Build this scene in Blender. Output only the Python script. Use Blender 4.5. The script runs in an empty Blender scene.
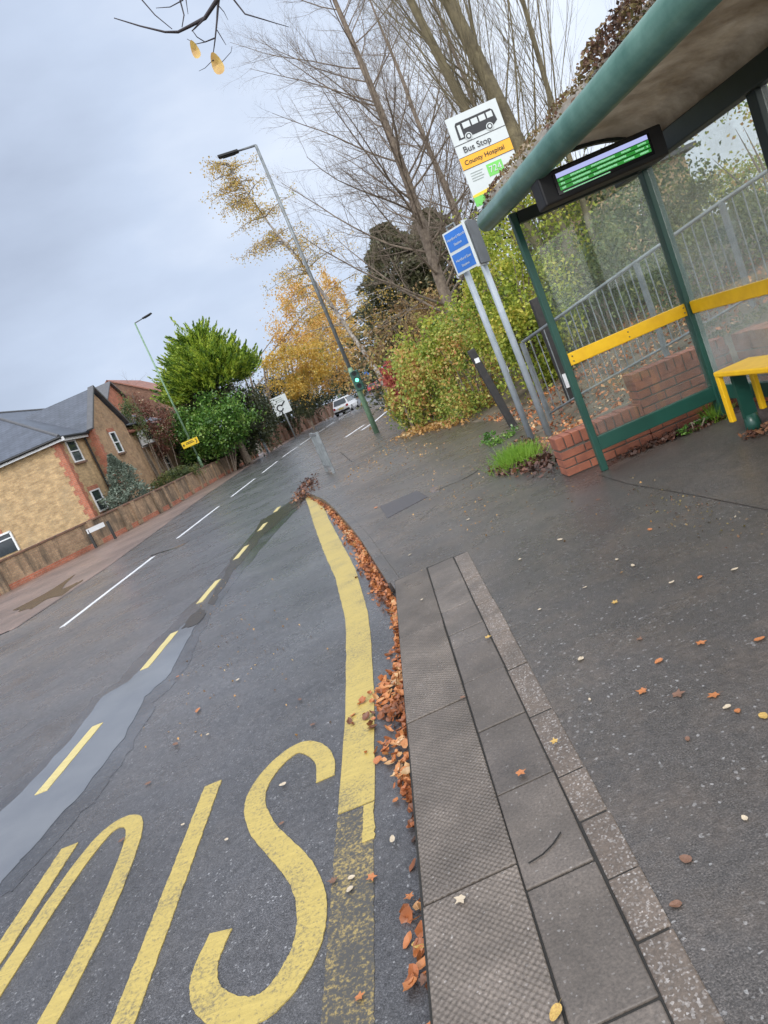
import bpy, math, random
import numpy as np
from mathutils import Vector, Matrix
random.seed(7); rng=np.random.default_rng(11)
SC=bpy.context.scene; COL=SC.collection
# ------------------------------------------------------------------ camera model (eye 1.36 m above the footway)
F=700;T=120.5;H=1.36;ROLL=math.radians(23.2);YAW=math.radians(3.7)
PT=math.atan(T/F); cR,sR=math.cos(ROLL),math.sin(ROLL)
def ray(x,y):
    dx,dy=x-384,y-512
    xr=dx*cR-dy*sR; yr=dx*sR+dy*cR
    Y=math.cos(PT)*F-math.sin(PT)*yr; z=-math.sin(PT)*F-math.cos(PT)*yr
    return (xr*math.cos(YAW)-Y*math.sin(YAW), xr*math.sin(YAW)+Y*math.cos(YAW), z)
def G(x,y,z=0.):
    r=ray(x,y);k=(z-H)/r[2];return Vector((r[0]*k,r[1]*k,z))
def D(x,y,Y):
    r=ray(x,y);k=Y/r[1];return Vector((r[0]*k,Y,H+r[2]*k))
R0=-.09   # carriageway level
# ------------------------------------------------------------------ helpers
def tag(o,label=None,cat=None,group=None,kind=None):
    if label:o['label']=label
    if cat:o['category']=cat
    if group:o['group']=group
    if kind:o['kind']=kind
    return o
def empty(name,loc,label=None,cat=None,group=None):
    o=bpy.data.objects.new(name,None);COL.objects.link(o);o.location=loc;o.empty_display_size=.1
    bpy.context.view_layer.update()
    return tag(o,label,cat,group)
def wloc(o):
    v=Vector((0,0,0))
    while o is not None:
        v=v+o.location;o=o.parent
    return v
def link(name,me,mat,parent=None):
    o=bpy.data.objects.new(name,me);COL.objects.link(o)
    if mat:me.materials.append(mat)
    if parent is not None:o.parent=parent
    return o
class MB:
    def __init__(s): s.v=[];s.f=[]
    def add(s,vs,fs):
        n=len(s.v);s.v+= [tuple(v) for v in vs];s.f+=[tuple(i+n for i in f) for f in fs];return s
    def box(s,c,d,rz=0,M=None):
        hx,hy,hz=d[0]/2,d[1]/2,d[2]/2
        vs=[Vector((a*hx,b*hy,e*hz)) for a in(-1,1) for b in(-1,1) for e in(-1,1)]
        m=M if M is not None else Matrix.Rotation(rz,3,'Z')
        vs=[m@v+Vector(c) for v in vs]
        return s.add(vs,[(0,1,3,2),(4,6,7,5),(0,4,5,1),(2,3,7,6),(0,2,6,4),(1,5,7,3)])
    def bar(s,a,b,w,h,up=(0,0,1)):
        a=Vector(a);b=Vector(b);d=(b-a).normalized();x=d.cross(Vector(up))
        if x.length<1e-4:x=Vector((1,0,0))
        x.normalize();u=x.cross(d)
        M=Matrix((x,d,u)).transposed()
        return s.box((a+b)/2,(w,(b-a).length,h),M=M)
    def tube(s,pts,rs,n=8,cap=True):
        pts=[Vector(p) for p in pts]
        if not hasattr(rs,'__len__'):rs=[rs]*len(pts)
        vs=[];fs=[];prev=None
        for i,p in enumerate(pts):
            d=(pts[min(i+1,len(pts)-1)]-pts[max(i-1,0)])
            if d.length<1e-9:d=Vector((0,0,1))
            d.normalize()
            if prev is None:
                a=d.cross(Vector((0,0,1)))
                if a.length<1e-3:a=d.cross(Vector((1,0,0)))
            else:
                a=prev-d*prev.dot(d)
            a.normalize();prev=a;b=d.cross(a)
            for k in range(n):
                t=2*math.pi*k/n
                vs.append(p+(a*math.cos(t)+b*math.sin(t))*rs[i])
        for i in range(len(pts)-1):
            for k in range(n):
                k2=(k+1)%n
                fs.append((i*n+k,i*n+k2,(i+1)*n+k2,(i+1)*n+k))
        if cap:
            fs.append(tuple(reversed(range(n))));fs.append(tuple(range((len(pts)-1)*n,len(pts)*n)))
        return s.add(vs,fs)
    def prism(s,poly,z0,z1):
        n=len(poly)
        if sum(poly[i][0]*poly[(i+1)%n][1]-poly[(i+1)%n][0]*poly[i][1] for i in range(n))<0:poly=poly[::-1]
        vs=[(p[0],p[1],z0) for p in poly]+[(p[0],p[1],z1) for p in poly]
        fs=[tuple(reversed(range(n))),tuple(range(n,2*n))]+[(i,(i+1)%n,n+(i+1)%n,n+i) for i in range(n)]
        return s.add(vs,fs)
    def extr(s,poly,off):
        """3-d polygon pushed by a vector"""
        n=len(poly);off=Vector(off)
        vs=[Vector(p) for p in poly]+[Vector(p)+off for p in poly]
        return s.add(vs,[tuple(reversed(range(n))),tuple(range(n,2*n))]+[(i,(i+1)%n,n+(i+1)%n,n+i) for i in range(n)])
    def ball(s,c,r,nu=10,nv=6):
        if not hasattr(r,'__len__'):r=(r,r,r)
        vs=[];fs=[]
        for j in range(nv+1):
            a=math.pi*j/nv-math.pi/2
            for i in range(nu):
                t=2*math.pi*i/nu
                vs.append((c[0]+r[0]*math.cos(a)*math.cos(t),c[1]+r[1]*math.cos(a)*math.sin(t),c[2]+r[2]*math.sin(a)))
        for j in range(nv):
            for i in range(nu):
                fs.append((j*nu+i,j*nu+(i+1)%nu,(j+1)*nu+(i+1)%nu,(j+1)*nu+i))
        return s.add(vs,fs)
    def build(s,name,mat,parent=None,smooth=False,bevel=0):
        o0=wloc(parent) if parent is not None else Vector((0,0,0))
        me=bpy.data.meshes.new(name)
        me.from_pydata([(v[0]-o0.x,v[1]-o0.y,v[2]-o0.z) for v in s.v],[],s.f)
        if smooth:
            me.polygons.foreach_set('use_smooth',[True]*len(me.polygons))
        me.update()
        o=link(name,me,mat,parent)
        if bevel:
            m=o.modifiers.new('bevel','BEVEL');m.width=bevel;m.segments=2;m.limit_method='ANGLE'
        return o
def quads_mesh(name,V,mat,parent=None):
    """V: (N,4,3) world space quads"""
    o0=wloc(parent) if parent is not None else Vector((0,0,0))
    N=len(V);V=V-np.array([o0.x,o0.y,o0.z])
    me=bpy.data.meshes.new(name);me.vertices.add(4*N);me.vertices.foreach_set('co',V.astype(np.float32).ravel())
    me.loops.add(4*N);me.loops.foreach_set('vertex_index',np.arange(4*N,dtype=np.int32))
    me.polygons.add(N);me.polygons.foreach_set('loop_start',np.arange(0,4*N,4,dtype=np.int32))
    try: me.polygons.foreach_set('loop_total',np.full(N,4,dtype=np.int32))
    except Exception: pass
    me.update(calc_edges=True);me.validate()
    return link(name,me,mat,parent)
def unit(a): return a/np.maximum(np.linalg.norm(a,axis=1,keepdims=True),1e-9)
def leafquads(P,size,aspect=.6,dirs=None,jit=1.,flat=0.):
    N=len(P);a=rng.normal(size=(N,3))
    if dirs is not None:a=dirs+a*jit
    a=unit(a);n=rng.normal(size=(N,3));
    if flat: n[:,2]+=flat*np.sign(n[:,2]+1e-6)*2
    b=unit(np.cross(a,n));n=np.cross(a,b)
    s=(size*rng.uniform(.6,1.25,size=N))[:,None]
    V=np.empty((N,4,3))
    V[:,0]=P-a*s*.5;V[:,1]=P+b*s*aspect*.5+n*s*.12;V[:,2]=P+a*s*.5;V[:,3]=P-b*s*aspect*.5+n*s*.12
    return V
# ------------------------------------------------------------------ materials
class NT:
    def __init__(s,name):
        s.m=bpy.data.materials.new(name);s.m.use_nodes=True;s.t=s.m.node_tree;s.n=s.t.nodes;s.b=s.n['Principled BSDF']
        s.tc=s.n.new('ShaderNodeTexCoord')
    def N(s,ty,**k):
        n=s.n.new(ty)
        for a,b in k.items():
            if a.startswith('i_'):n.inputs[a[2:].replace('_',' ')].default_value=b
            else:setattr(n,a,b)
        return n
    def L(s,a,b): s.t.links.new(a,b)
    def noise(s,scale,detail=4,rough=.6,vec=None):
        n=s.N('ShaderNodeTexNoise',i_Scale=scale,i_Detail=detail,i_Roughness=rough)
        s.L(vec or s.tc.outputs['Object'],n.inputs['Vector']);return n.outputs['Fac']
    def ramp(s,fac,stops,interp='LINEAR'):
        r=s.N('ShaderNodeValToRGB');r.color_ramp.interpolation=interp
        e=r.color_ramp.elements
        while len(e)<len(stops):e.new(.5)
        for i,(p,c) in enumerate(stops):
            e[i].position=p;e[i].color=c if len(c)==4 else (*c,1)
        s.L(fac,r.inputs[0]);return r.outputs[0]
    def mix(s,fac,a,b,blend='MIX'):
        m=s.N('ShaderNodeMix',data_type='RGBA',blend_type=blend)
        if isinstance(fac,(int,float)):m.inputs[0].default_value=fac
        else:s.L(fac,m.inputs[0])
        for i,v in ((6,a),(7,b)):
            if hasattr(v,'links'):s.L(v,m.inputs[i])
            else:m.inputs[i].default_value=(*v,1)
        return m.outputs[2]
    def bump(s,h,strength=.3,dist=.01,prev=None):
        b=s.N('ShaderNodeBump',i_Strength=strength,i_Distance=dist);s.L(h,b.inputs['Height'])
        if prev is not None:s.L(prev,b.inputs['Normal'])
        return b.outputs[0]
def g(v):return (v,v,v)
def simple(name,c,rough=.5,metal=0,var=.25,vs=6,bs=40,bump=.15,bd=.004,c2=None,spec=None,emit=None):
    q=NT(name);c2=c2 or tuple(x*(1-var) for x in c)
    f=q.noise(vs,5);col=q.ramp(f,[(.35,c2),(.65,c)]);q.L(col,q.b.inputs['Base Color'])
    q.b.inputs['Roughness'].default_value=rough;q.b.inputs['Metallic'].default_value=metal
    if bump:q.L(q.bump(q.noise(bs,4),bump,bd),q.b.inputs['Normal'])
    if emit:
        q.b.inputs['Emission Color'].default_value=(*emit[0],1);q.b.inputs['Emission Strength'].default_value=emit[1]
    return q.m
def leafmat(name,stops,trans=.35,rough=.5,ns=1.5):
    q=NT(name);geo=q.N('ShaderNodeNewGeometry')
    nz_=q.noise(ns,3,.6);mr=q.N('ShaderNodeMapRange');mr.inputs[1].default_value=.34;mr.inputs[2].default_value=.66;mr.inputs[3].default_value=-.1;mr.inputs[4].default_value=.62
    q.L(nz_,mr.inputs[0]);ml=q.N('ShaderNodeMath',operation='MULTIPLY_ADD');q.L(geo.outputs['Random Per Island'],ml.inputs[0]);ml.inputs[1].default_value=.52;q.L(mr.outputs[0],ml.inputs[2]);ml.use_clamp=True
    col=q.ramp(ml.outputs[0],stops)
    q.L(col,q.b.inputs['Base Color']);q.b.inputs['Roughness'].default_value=rough
    tr=q.N('ShaderNodeBsdfTranslucent');q.L(col,tr.inputs[0])
    mx=q.N('ShaderNodeMixShader');mx.inputs[0].default_value=trans
    q.L(q.b.outputs[0],mx.inputs[1]);q.L(tr.outputs[0],mx.inputs[2])
    q.L(mx.outputs[0],q.n['Material Output'].inputs[0]);return q.m
def asphalt(name,base,warm=(.10,.088,.075),agg=70.,wet=(.13,.5),bumpd=.006,stone=.3,patch=.5,bstr=.8,coat=.42,crough=.3):
    q=NT(name);
    big=q.noise(.55,5,.6);mid=q.noise(3.2,6,.65);fine=q.noise(agg*1.6,3,.7)
    vor=q.N('ShaderNodeTexVoronoi',i_Scale=agg);q.L(q.tc.outputs['Object'],vor.inputs['Vector'])
    c0=q.ramp(fine,[(.3,tuple(x*.3 for x in base)),(.52,base),(.72,tuple(min(1,x*2.4) for x in base))])
    chip=q.ramp(vor.outputs['Color'],[(.0,g(0)),(.86,g(0)),(.93,g(stone))])
    c1=q.mix(1.,c0,chip,'ADD')
    w=q.ramp(mid,[(.45,g(0)),(.75,g(patch))]);c2=q.mix(w,c1,warm)
    dark=q.ramp(big,[(.3,g(.62)),(.62,g(1.12))]);c3=q.mix(1.,c2,dark,'MULTIPLY')
    m28=q.ramp(q.noise(30,4,.7),[(.3,g(.66)),(.65,g(1.14))]);c3=q.mix(1.,c3,m28,'MULTIPLY')
    q.L(c3,q.b.inputs['Base Color'])
    rr=q.N('ShaderNodeMath',operation='MULTIPLY_ADD');q.L(q.noise(1.7,6,.7),rr.inputs[0]);rr.inputs[1].default_value=(wet[1]-wet[0])*2;rr.inputs[2].default_value=wet[0]-(wet[1]-wet[0])*.5
    rr.use_clamp=True;q.L(rr.outputs[0],q.b.inputs['Roughness'])
    nb=q.bump(q.noise(agg*.9,4,.75),bstr,bumpd);nb=q.bump(q.noise(26,4,.65),.45,.010,nb)
    q.L(nb,q.b.inputs['Normal'])
    cw=q.ramp(q.noise(.8,5,.65),[(.32,g(.15)),(.62,g(coat))]);q.L(cw,q.b.inputs['Coat Weight']);q.b.inputs['Coat Roughness'].default_value=crough;q.b.inputs['Coat IOR'].default_value=1.45
    q.L(q.bump(q.noise(22,4,.6),.3,.006),q.b.inputs['Coat Normal']);return q.m
def brickmat(name,c1,c2,mortar,w=.225,h=.075,bias=0.,dirt=(.07,.06,.05),dirtamt=.4,msize=.009,streaks=False):
    q=NT(name);sp=q.N('ShaderNodeSeparateXYZ');q.L(q.tc.outputs['Object'],sp.inputs[0])
    ad=q.N('ShaderNodeMath',operation='ADD');q.L(sp.outputs[0],ad.inputs[0]);q.L(sp.outputs[1],ad.inputs[1])
    cb=q.N('ShaderNodeCombineXYZ');q.L(ad.outputs[0],cb.inputs[0]);q.L(sp.outputs[2],cb.inputs[1])
    br=q.N('ShaderNodeTexBrick',i_Scale=1.,i_Mortar_Size=msize,i_Brick_Width=w,i_Row_Height=h,i_Bias=bias)
    br.inputs['Color1'].default_value=(*c1,1);br.inputs['Color2'].default_value=(*c2,1);br.inputs['Mortar'].default_value=(*mortar,1)
    q.L(cb.outputs[0],br.inputs['Vector'])
    big=q.noise(.9,5,.65);nf=q.noise(30,4)
    v=q.ramp(q.noise(3.,5),[(.3,g(.68)),(.7,g(1.2))]);a=q.mix(1.,br.outputs['Color'],v,'MULTIPLY')
    v2=q.ramp(nf,[(.3,g(.75)),(.7,g(1.15))]);a=q.mix(1.,a,v2,'MULTIPLY')
    d=q.ramp(big,[(.5,g(0)),(.72,g(dirtamt))]);a=q.mix(d,a,dirt)
    if streaks:
        mp=q.N('ShaderNodeMapping');mp.inputs['Scale'].default_value=(2.2,2.2,.35);q.L(q.tc.outputs['Object'],mp.inputs[0]);sk=q.ramp(q.noise(1.,5,.7,mp.outputs[0]),[(.46,g(0)),(.62,g(.8))]);a=q.mix(sk,a,(.06,.05,.038))
    q.L(a,q.b.inputs['Base Color']);q.b.inputs['Roughness'].default_value=.8
    inv=q.N('ShaderNodeMath',operation='SUBTRACT');inv.inputs[0].default_value=1;q.L(br.outputs['Fac'],inv.inputs[1])
    nb=q.bump(inv.outputs[0],.6,.006);nb=q.bump(nf,.3,.004,nb);q.L(nb,q.b.inputs['Normal']);return q.m
def paint(name,c,holes=.5,under=(.05,.05,.052),streak=True,lo=.42):
    q=NT(name);mp=q.N('ShaderNodeMapping');mp.inputs['Scale'].default_value=(7,42,1);mp.inputs['Rotation'].default_value=(0,0,.5)
    q.L(q.tc.outputs['Object'],mp.inputs[0])
    st=q.noise(1.3,4,.6,mp.outputs[0]);n2=q.noise(70,6,.8);n3=q.noise(3.2,5,.7)
    a=q.ramp(st,[(.25,tuple(x*.8 for x in c)),(.65,c)]) if streak else q.ramp(n3,[(.3,tuple(x*.8 for x in c)),(.6,c)])
    ns=q.N('ShaderNodeMath',operation='MULTIPLY_ADD');q.L(n3,ns.inputs[0]);ns.inputs[1].default_value=.5;q.L(n2,ns.inputs[2])
    h=q.ramp(ns.outputs[0],[(lo+.0,g(1)),(lo+.14,g(0))]);
    hm=q.mix(1.,h,g(holes),'MULTIPLY')
    a=q.mix(hm,a,under);q.L(a,q.b.inputs['Base Color']);q.b.inputs['Roughness'].default_value=.42
    nb=q.bump(st,.5,.004);q.L(q.bump(n2,.4,.003,nb),q.b.inputs['Normal']);return q.m
M={}
M['road']=asphalt('wet_asphalt',(.082,.080,.084),warm=(.115,.105,.10),agg=150,wet=(.12,.5),stone=.22,coat=.6,crough=.24)
M['foot']=asphalt('wet_footway_asphalt',(.080,.070,.064),warm=(.13,.10,.078),agg=120,wet=(.12,.48),stone=.2,patch=.75)
M['footL']=asphalt('red_brown_footway',(.20,.135,.11),warm=(.12,.10,.085),agg=40,wet=(.3,.6),stone=.05,patch=.8)
M['worn']=asphalt('scuffed_asphalt',(.075,.063,.055),warm=(.115,.09,.07),agg=120,wet=(.3,.65),stone=.08,patch=.7)
M['ground']=simple('earth',(.05,.045,.03),.9,c2=(.03,.04,.015),vs=.6)
M['yellow']=paint('yellow_road_paint',(.47,.355,.10),.8,under=(.10,.09,.07),lo=.60)
M['yellow_old']=paint('worn_yellow_paint',(.37,.27,.09),.95,lo=.74,streak=False)
M['yellow_pale']=paint('pale_yellow_road_paint',(.58,.48,.20),.7,lo=.54)
M['white_line']=paint('white_road_paint',(.66,.67,.69),.6,streak=False,lo=.5)
def slabmat(name,base,blister):
    q=NT(name);f=q.noise(4,5,.6);f2=q.noise(120,3,.7)
    a=q.ramp(f,[(.3,tuple(x*.7 for x in base)),(.7,tuple(x*1.15 for x in base))])
    vor=q.N('ShaderNodeTexVoronoi',i_Scale=190.);q.L(q.tc.outputs['Object'],vor.inputs['Vector'])
    ch=q.ramp(vor.outputs['Color'],[(0,g(0)),(.88 if blister!=2 else .66,g(0)),(.95,g(.16 if blister!=2 else .3))]);a=q.mix(1.,a,ch,'ADD')
    v2=q.ramp(f2,[(.3,g(.6)),(.7,g(1.25))]);a=q.mix(1.,a,v2,'MULTIPLY')
    ge=q.N('ShaderNodeNewGeometry');pi_=q.ramp(ge.outputs['Random Per Island'],[(0,g(.74)),(1,g(1.16))]);a=q.mix(1.,a,pi_,'MULTIPLY')
    st=q.ramp(q.noise(2.6,6,.75),[(.42,g(0)),(.7,g(.6))]);a=q.mix(st,a,(.055,.045,.036))
    q.L(a,q.b.inputs['Base Color'])
    rr=q.ramp(q.noise(2.5,5),[(.3,g(.22)),(.7,g(.55))]);q.L(rr,q.b.inputs['Roughness'])
    nb=q.bump(f2,.4,.003)
    if blister==1:
        wx=[]
        for k,ax in enumerate((0,1)):
            sp=q.N('ShaderNodeSeparateXYZ');q.L(q.tc.outputs['Object'],sp.inputs[0])
            m=q.N('ShaderNodeMath',operation='MULTIPLY');q.L(sp.outputs[ax],m.inputs[0]);m.inputs[1].default_value=2*math.pi/.021
            s=q.N('ShaderNodeMath',operation='SINE');q.L(m.outputs[0],s.inputs[0]);wx.append(s.outputs[0])
        mm=q.N('ShaderNodeMath',operation='MULTIPLY');q.L(wx[0],mm.inputs[0]);q.L(wx[1],mm.inputs[1])
        nb=q.bump(mm.outputs[0],.55,.003,nb)
    q.L(nb,q.b.inputs['Normal']);return q.m
M['kerb']=slabmat('blister_kerb_concrete',(.165,.135,.112),1)
M['slab']=slabmat('slab_concrete',(.14,.115,.096),0)
M['edge']=slabmat('exposed_aggregate_edging',(.16,.122,.095),2)
M['joint']=simple('joint_dirt',(.02,.018,.015),.8)
M['stone']=simple('granite_kerb',(.085,.08,.075),.35,vs=5,bs=80,bump=.4)
def watermat():
    q=NT('shallow_water');a=q.ramp(q.noise(3,4),[(.3,(.09,.09,.095)),(.7,(.14,.14,.14))]);q.L(a,q.b.inputs['Base Color'])
    q.b.inputs['Roughness'].default_value=.12;q.b.inputs['IOR'].default_value=3.4
    q.L(q.bump(q.noise(14,2),.05,.004),q.b.inputs['Normal']);return q.m
M['water']=watermat()
M['silt']=simple('dark_silt',(.05,.038,.024),.22,c2=(.02,.015,.01),vs=12,bs=60,bump=.5)
M['cover']=simple('utility_cover_metal',(.06,.055,.06),.4,vs=20,bs=90,bump=.5)
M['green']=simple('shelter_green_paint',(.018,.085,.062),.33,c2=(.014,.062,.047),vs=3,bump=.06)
M['green_light']=simple('weathered_green_tube',(.10,.20,.165),.3,c2=(.05,.125,.10),vs=5,bump=.1)
M['yrail']=simple('yellow_paint',(.93,.56,.015),.38,c2=(.82,.46,.012),vs=9,bump=.08)
M['black']=simple('black_plastic',(.006,.006,.007),.55)
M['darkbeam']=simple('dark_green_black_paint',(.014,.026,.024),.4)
M['galv']=simple('galvanised_steel',(.24,.26,.27),.5,.35,c2=(.15,.165,.17),vs=8,bump=.1)
M['galvg']=simple('lichen_green_pole',(.20,.31,.20),.5,.1,c2=(.12,.21,.13),vs=8)
M['polegrey']=simple('grey_pole_paint',(.38,.42,.47),.45,c2=(.28,.33,.36),vs=5)
M['pole_dark']=simple('dark_steel_pole',(.12,.13,.14),.45,.4)
M['timber']=simple('dark_stained_timber',(.035,.032,.03),.7,c2=(.02,.02,.02),vs=14,bs=50,bump=.5)
M['white']=simple('white_paint',(.75,.76,.77),.4,var=.1)
M['signwhite']=simple('sign_white',(.56,.60,.60),.35,var=.06,bump=0)
M['signorange']=simple('sign_orange',(.85,.40,.01),.35,var=.05,bump=0)
M['signgreen']=simple('sign_green',(.16,.56,.10),.35,var=.05,bump=0)
M['signblue']=simple('sign_blue',(.035,.17,.56),.35,var=.15,bump=0)
M['signyellow']=simple('sign_yellow',(.85,.58,.03),.4,var=.06,bump=0)
M['ink']=simple('sign_black',(.015,.015,.018),.4,bump=0)
M['greytext']=simple('sign_grey_text',(.3,.35,.33),.4,bump=0)
M['brick_red']=brickmat('red_brick',(.36,.12,.06),(.26,.085,.05),(.2,.17,.14),dirtamt=.5)
M['brick_unit']=simple('red_brick_unit',(.35,.12,.065),.75,c2=(.2,.07,.045),vs=7,bs=70,bump=.5,bd=.005)
M['mortar']=simple('mortar',(.14,.12,.10),.9,bs=60,bump=.4)
M['brick_yellow']=brickmat('yellow_stock_brick',(.56,.38,.19),(.40,.26,.125),(.42,.33,.22),dirt=(.30,.25,.17),dirtamt=.4,msize=.007)
M['brick_wing']=brickmat('pinkish_stock_brick',(.44,.28,.15),(.34,.20,.11),(.34,.26,.19),dirt=(.24,.18,.12),dirtamt=.4,msize=.007)
M['brick_wall']=brickmat('weathered_wall_brick',(.44,.29,.17),(.32,.20,.12),(.3,.23,.16),dirt=(.12,.10,.07),dirtamt=.6,streaks=True)
M['brick_brown']=brickmat('brown_brick',(.26,.12,.07),(.19,.09,.055),(.2,.16,.13))
M['quoin']=brickmat('orange_red_quoin_brick',(.48,.15,.08),(.38,.12,.065),(.36,.22,.16),dirt=(.3,.15,.1),dirtamt=.3)
M['coping']=simple('terracotta_coping',(.22,.11,.07),.6,c2=(.10,.07,.05),vs=4)
def tiles(name,c1,c2,rough=.5,w=.25,h=.2):
    q=NT(name);sp=q.N('ShaderNodeSeparateXYZ');q.L(q.tc.outputs['Object'],sp.inputs[0])
    ad=q.N('ShaderNodeMath',operation='ADD');q.L(sp.outputs[0],ad.inputs[0]);q.L(sp.outputs[1],ad.inputs[1])
    m=q.N('ShaderNodeMath',operation='MULTIPLY');q.L(sp.outputs[2],m.inputs[0]);m.inputs[1].default_value=1.7
    cb=q.N('ShaderNodeCombineXYZ');q.L(ad.outputs[0],cb.inputs[0]);q.L(m.outputs[0],cb.inputs[1])
    br=q.N('ShaderNodeTexBrick',i_Scale=1.,i_Mortar_Size=.008,i_Brick_Width=w,i_Row_Height=h)
    br.inputs['Color1'].default_value=(*c1,1);br.inputs['Color2'].default_value=(*c2,1);br.inputs['Mortar'].default_value=(*tuple(x*.45 for x in c2),1)
    q.L(cb.outputs[0],br.inputs['Vector']);v=q.ramp(q.noise(1.5,5),[(.3,g(.75)),(.7,g(1.2))])
    q.L(q.mix(1.,br.outputs['Color'],v,'MULTIPLY'),q.b.inputs['Base Color']);q.b.inputs['Roughness'].default_value=rough
    q.L(q.bump(br.outputs['Fac'],-.4,.01),q.b.inputs['Normal']);return q.m
M['slate']=tiles('wet_slate',(.075,.085,.11),(.06,.07,.09),.38)
M['tile']=tiles('red_clay_tile',(.30,.12,.075),(.22,.09,.06),.6)
M['lead']=simple('lead_flashing',(.09,.09,.095),.5)
def glassmat(name,haze,hc,rough=.02,gl=.9):
    q=NT(name);tr=q.N('ShaderNodeBsdfTransparent');tr.inputs[0].default_value=(.93,.96,.95,1)
    gs=q.N('ShaderNodeBsdfGlossy');gs.inputs['Roughness'].default_value=rough
    lw=q.N('ShaderNodeLayerWeight',i_Blend=.5);pw_=q.N('ShaderNodeMath',operation='POWER');q.L(lw.outputs['Facing'],pw_.inputs[0]);pw_.inputs[1].default_value=5.;fr=q.N('ShaderNodeMath',operation='MULTIPLY_ADD');q.L(pw_.outputs[0],fr.inputs[0]);fr.inputs[1].default_value=.4;fr.inputs[2].default_value=.035;df=q.N('ShaderNodeBsdfDiffuse');df.inputs[0].default_value=(*hc,1)
    n=q.noise(3,6,.7);f=q.ramp(n,[(.3,g(haze*.5)),(.75,g(haze*1.5))])
    m1=q.N('ShaderNodeMixShader');q.L(f,m1.inputs[0]);q.L(tr.outputs[0],m1.inputs[1]);q.L(df.outputs[0],m1.inputs[2])
    m2=q.N('ShaderNodeMixShader');q.L(fr.outputs[0],m2.inputs[0]);q.L(m1.outputs[0],m2.inputs[1]);q.L(gs.outputs[0],m2.inputs[2])
    q.L(m2.outputs[0],q.n['Material Output'].inputs[0]);return q.m
M['pane']=glassmat('scuffed_shelter_glazing',.055,(.6,.64,.62))
M['pane2']=glassmat('hazy_shelter_glazing',.22,(.75,.77,.74))
M['window']=simple('window_glass',(.035,.045,.055),.06,bump=0)
def roofmat():
    q=NT('dirty_translucent_roof');n=q.noise(3.5,6,.7);mp=q.noise(1.2,3)
    a=q.ramp(n,[(.3,(.30,.25,.19)),(.7,(.62,.57,.49))]);q.L(a,q.b.inputs['Base Color']);q.b.inputs['Roughness'].default_value=.3
    tl=q.N('ShaderNodeBsdfTranslucent');q.L(a,tl.inputs[0]);mx=q.N('ShaderNodeMixShader');mx.inputs[0].default_value=.38
    q.L(q.b.outputs[0],mx.inputs[1]);q.L(tl.outputs[0],mx.inputs[2]);q.L(mx.outputs[0],q.n['Material Output'].inputs[0])
    q.L(q.bump(n,.2,.01),q.b.inputs['Normal']);return q.m
M['roofsheet']=roofmat()
M['screen_head']=simple('display_header',(.05,.05,.06),.3,bump=0,emit=((.50,.55,.95),.75))
M['screen_green']=simple('display_green_row',(.02,.1,.02),.3,bump=0,emit=((.02,.24,.03),.8))
M['screen_text']=simple('display_text',(.1,.1,.1),.3,bump=0,emit=((.3,.75,.4),.75))
M['screen_off']=simple('display_glass',(.006,.006,.009),.12,bump=0)
M['green_lamp']=simple('green_signal_lens',(.02,.4,.2),.3,bump=0,emit=((.15,1.,.6),2.5))
M['bark']=simple('grey_brown_bark',(.25,.20,.15),.85,c2=(.12,.09,.07),vs=9,bs=30,bump=.6,bd=.02)
M['barkg']=simple('olive_bark',(.21,.175,.10),.85,c2=(.11,.09,.055),vs=5,bs=22,bump=.7,bd=.03)
M['birch']=simple('pale_birch_bark',(.45,.41,.36),.7,c2=(.12,.10,.09),vs=5,bump=.3)
M['twig']=simple('dark_twig',(.03,.022,.026),.7)
M['l_conifer']=leafmat('bright_cypress',[(0,(.035,.07,.015)),(.3,(.11,.21,.025)),(.6,(.30,.42,.045)),(1,(.55,.62,.08))],.35)
M['l_laurel']=leafmat('laurel_green',[(0,(.03,.085,.015)),(.5,(.085,.20,.03)),(.8,(.2,.34,.06)),(1,(.34,.46,.12))],.25,.35)
M['l_spruce']=leafmat('blue_spruce',[(0,(.06,.085,.06)),(1,(.28,.34,.27))],.2)
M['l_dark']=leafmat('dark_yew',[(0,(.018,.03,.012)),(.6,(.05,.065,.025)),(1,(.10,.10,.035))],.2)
M['l_olive']=leafmat('olive_dark_needles',[(0,(.04,.05,.025)),(.6,(.10,.105,.05)),(1,(.2,.18,.09))],.2)
M['l_yellow']=leafmat('yellow_birch_leaf',[(0,(.28,.20,.03)),(.4,(.6,.38,.06)),(.75,(.62,.46,.14)),(1,(.22,.25,.05))],.45)
M['l_orange']=leafmat('orange_leaf',[(0,(.42,.22,.05)),(.5,(.68,.42,.12)),(1,(.76,.58,.25))],.45)
M['l_yg']=leafmat('yellow_green_leaf',[(0,(.10,.16,.02)),(.35,(.24,.32,.04)),(.75,(.50,.52,.08)),(1,(.62,.5,.1))],.42)
M['l_mixed']=leafmat('mixed_autumn_leaf',[(0,(.08,.15,.03)),(.25,(.24,.34,.06)),(.45,(.46,.50,.10)),(.65,(.56,.38,.12)),(.78,(.46,.17,.07)),(.86,(.6,.55,.12)),(1,(.68,.62,.25))],.4)
M['l_red']=leafmat('crimson_leaf',[(0,(.30,.05,.05)),(.6,(.55,.14,.12)),(1,(.5,.25,.1))],.4)
M['l_brown']=leafmat('brown_hedge_leaf',[(0,(.09,.08,.03)),(.5,(.28,.17,.08)),(.8,(.45,.32,.12)),(1,(.4,.42,.1))],.35)
M['l_mid']=leafmat('muted_green_leaf',[(0,(.04,.065,.025)),(.5,(.10,.14,.045)),(1,(.26,.26,.08))],.35)
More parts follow.
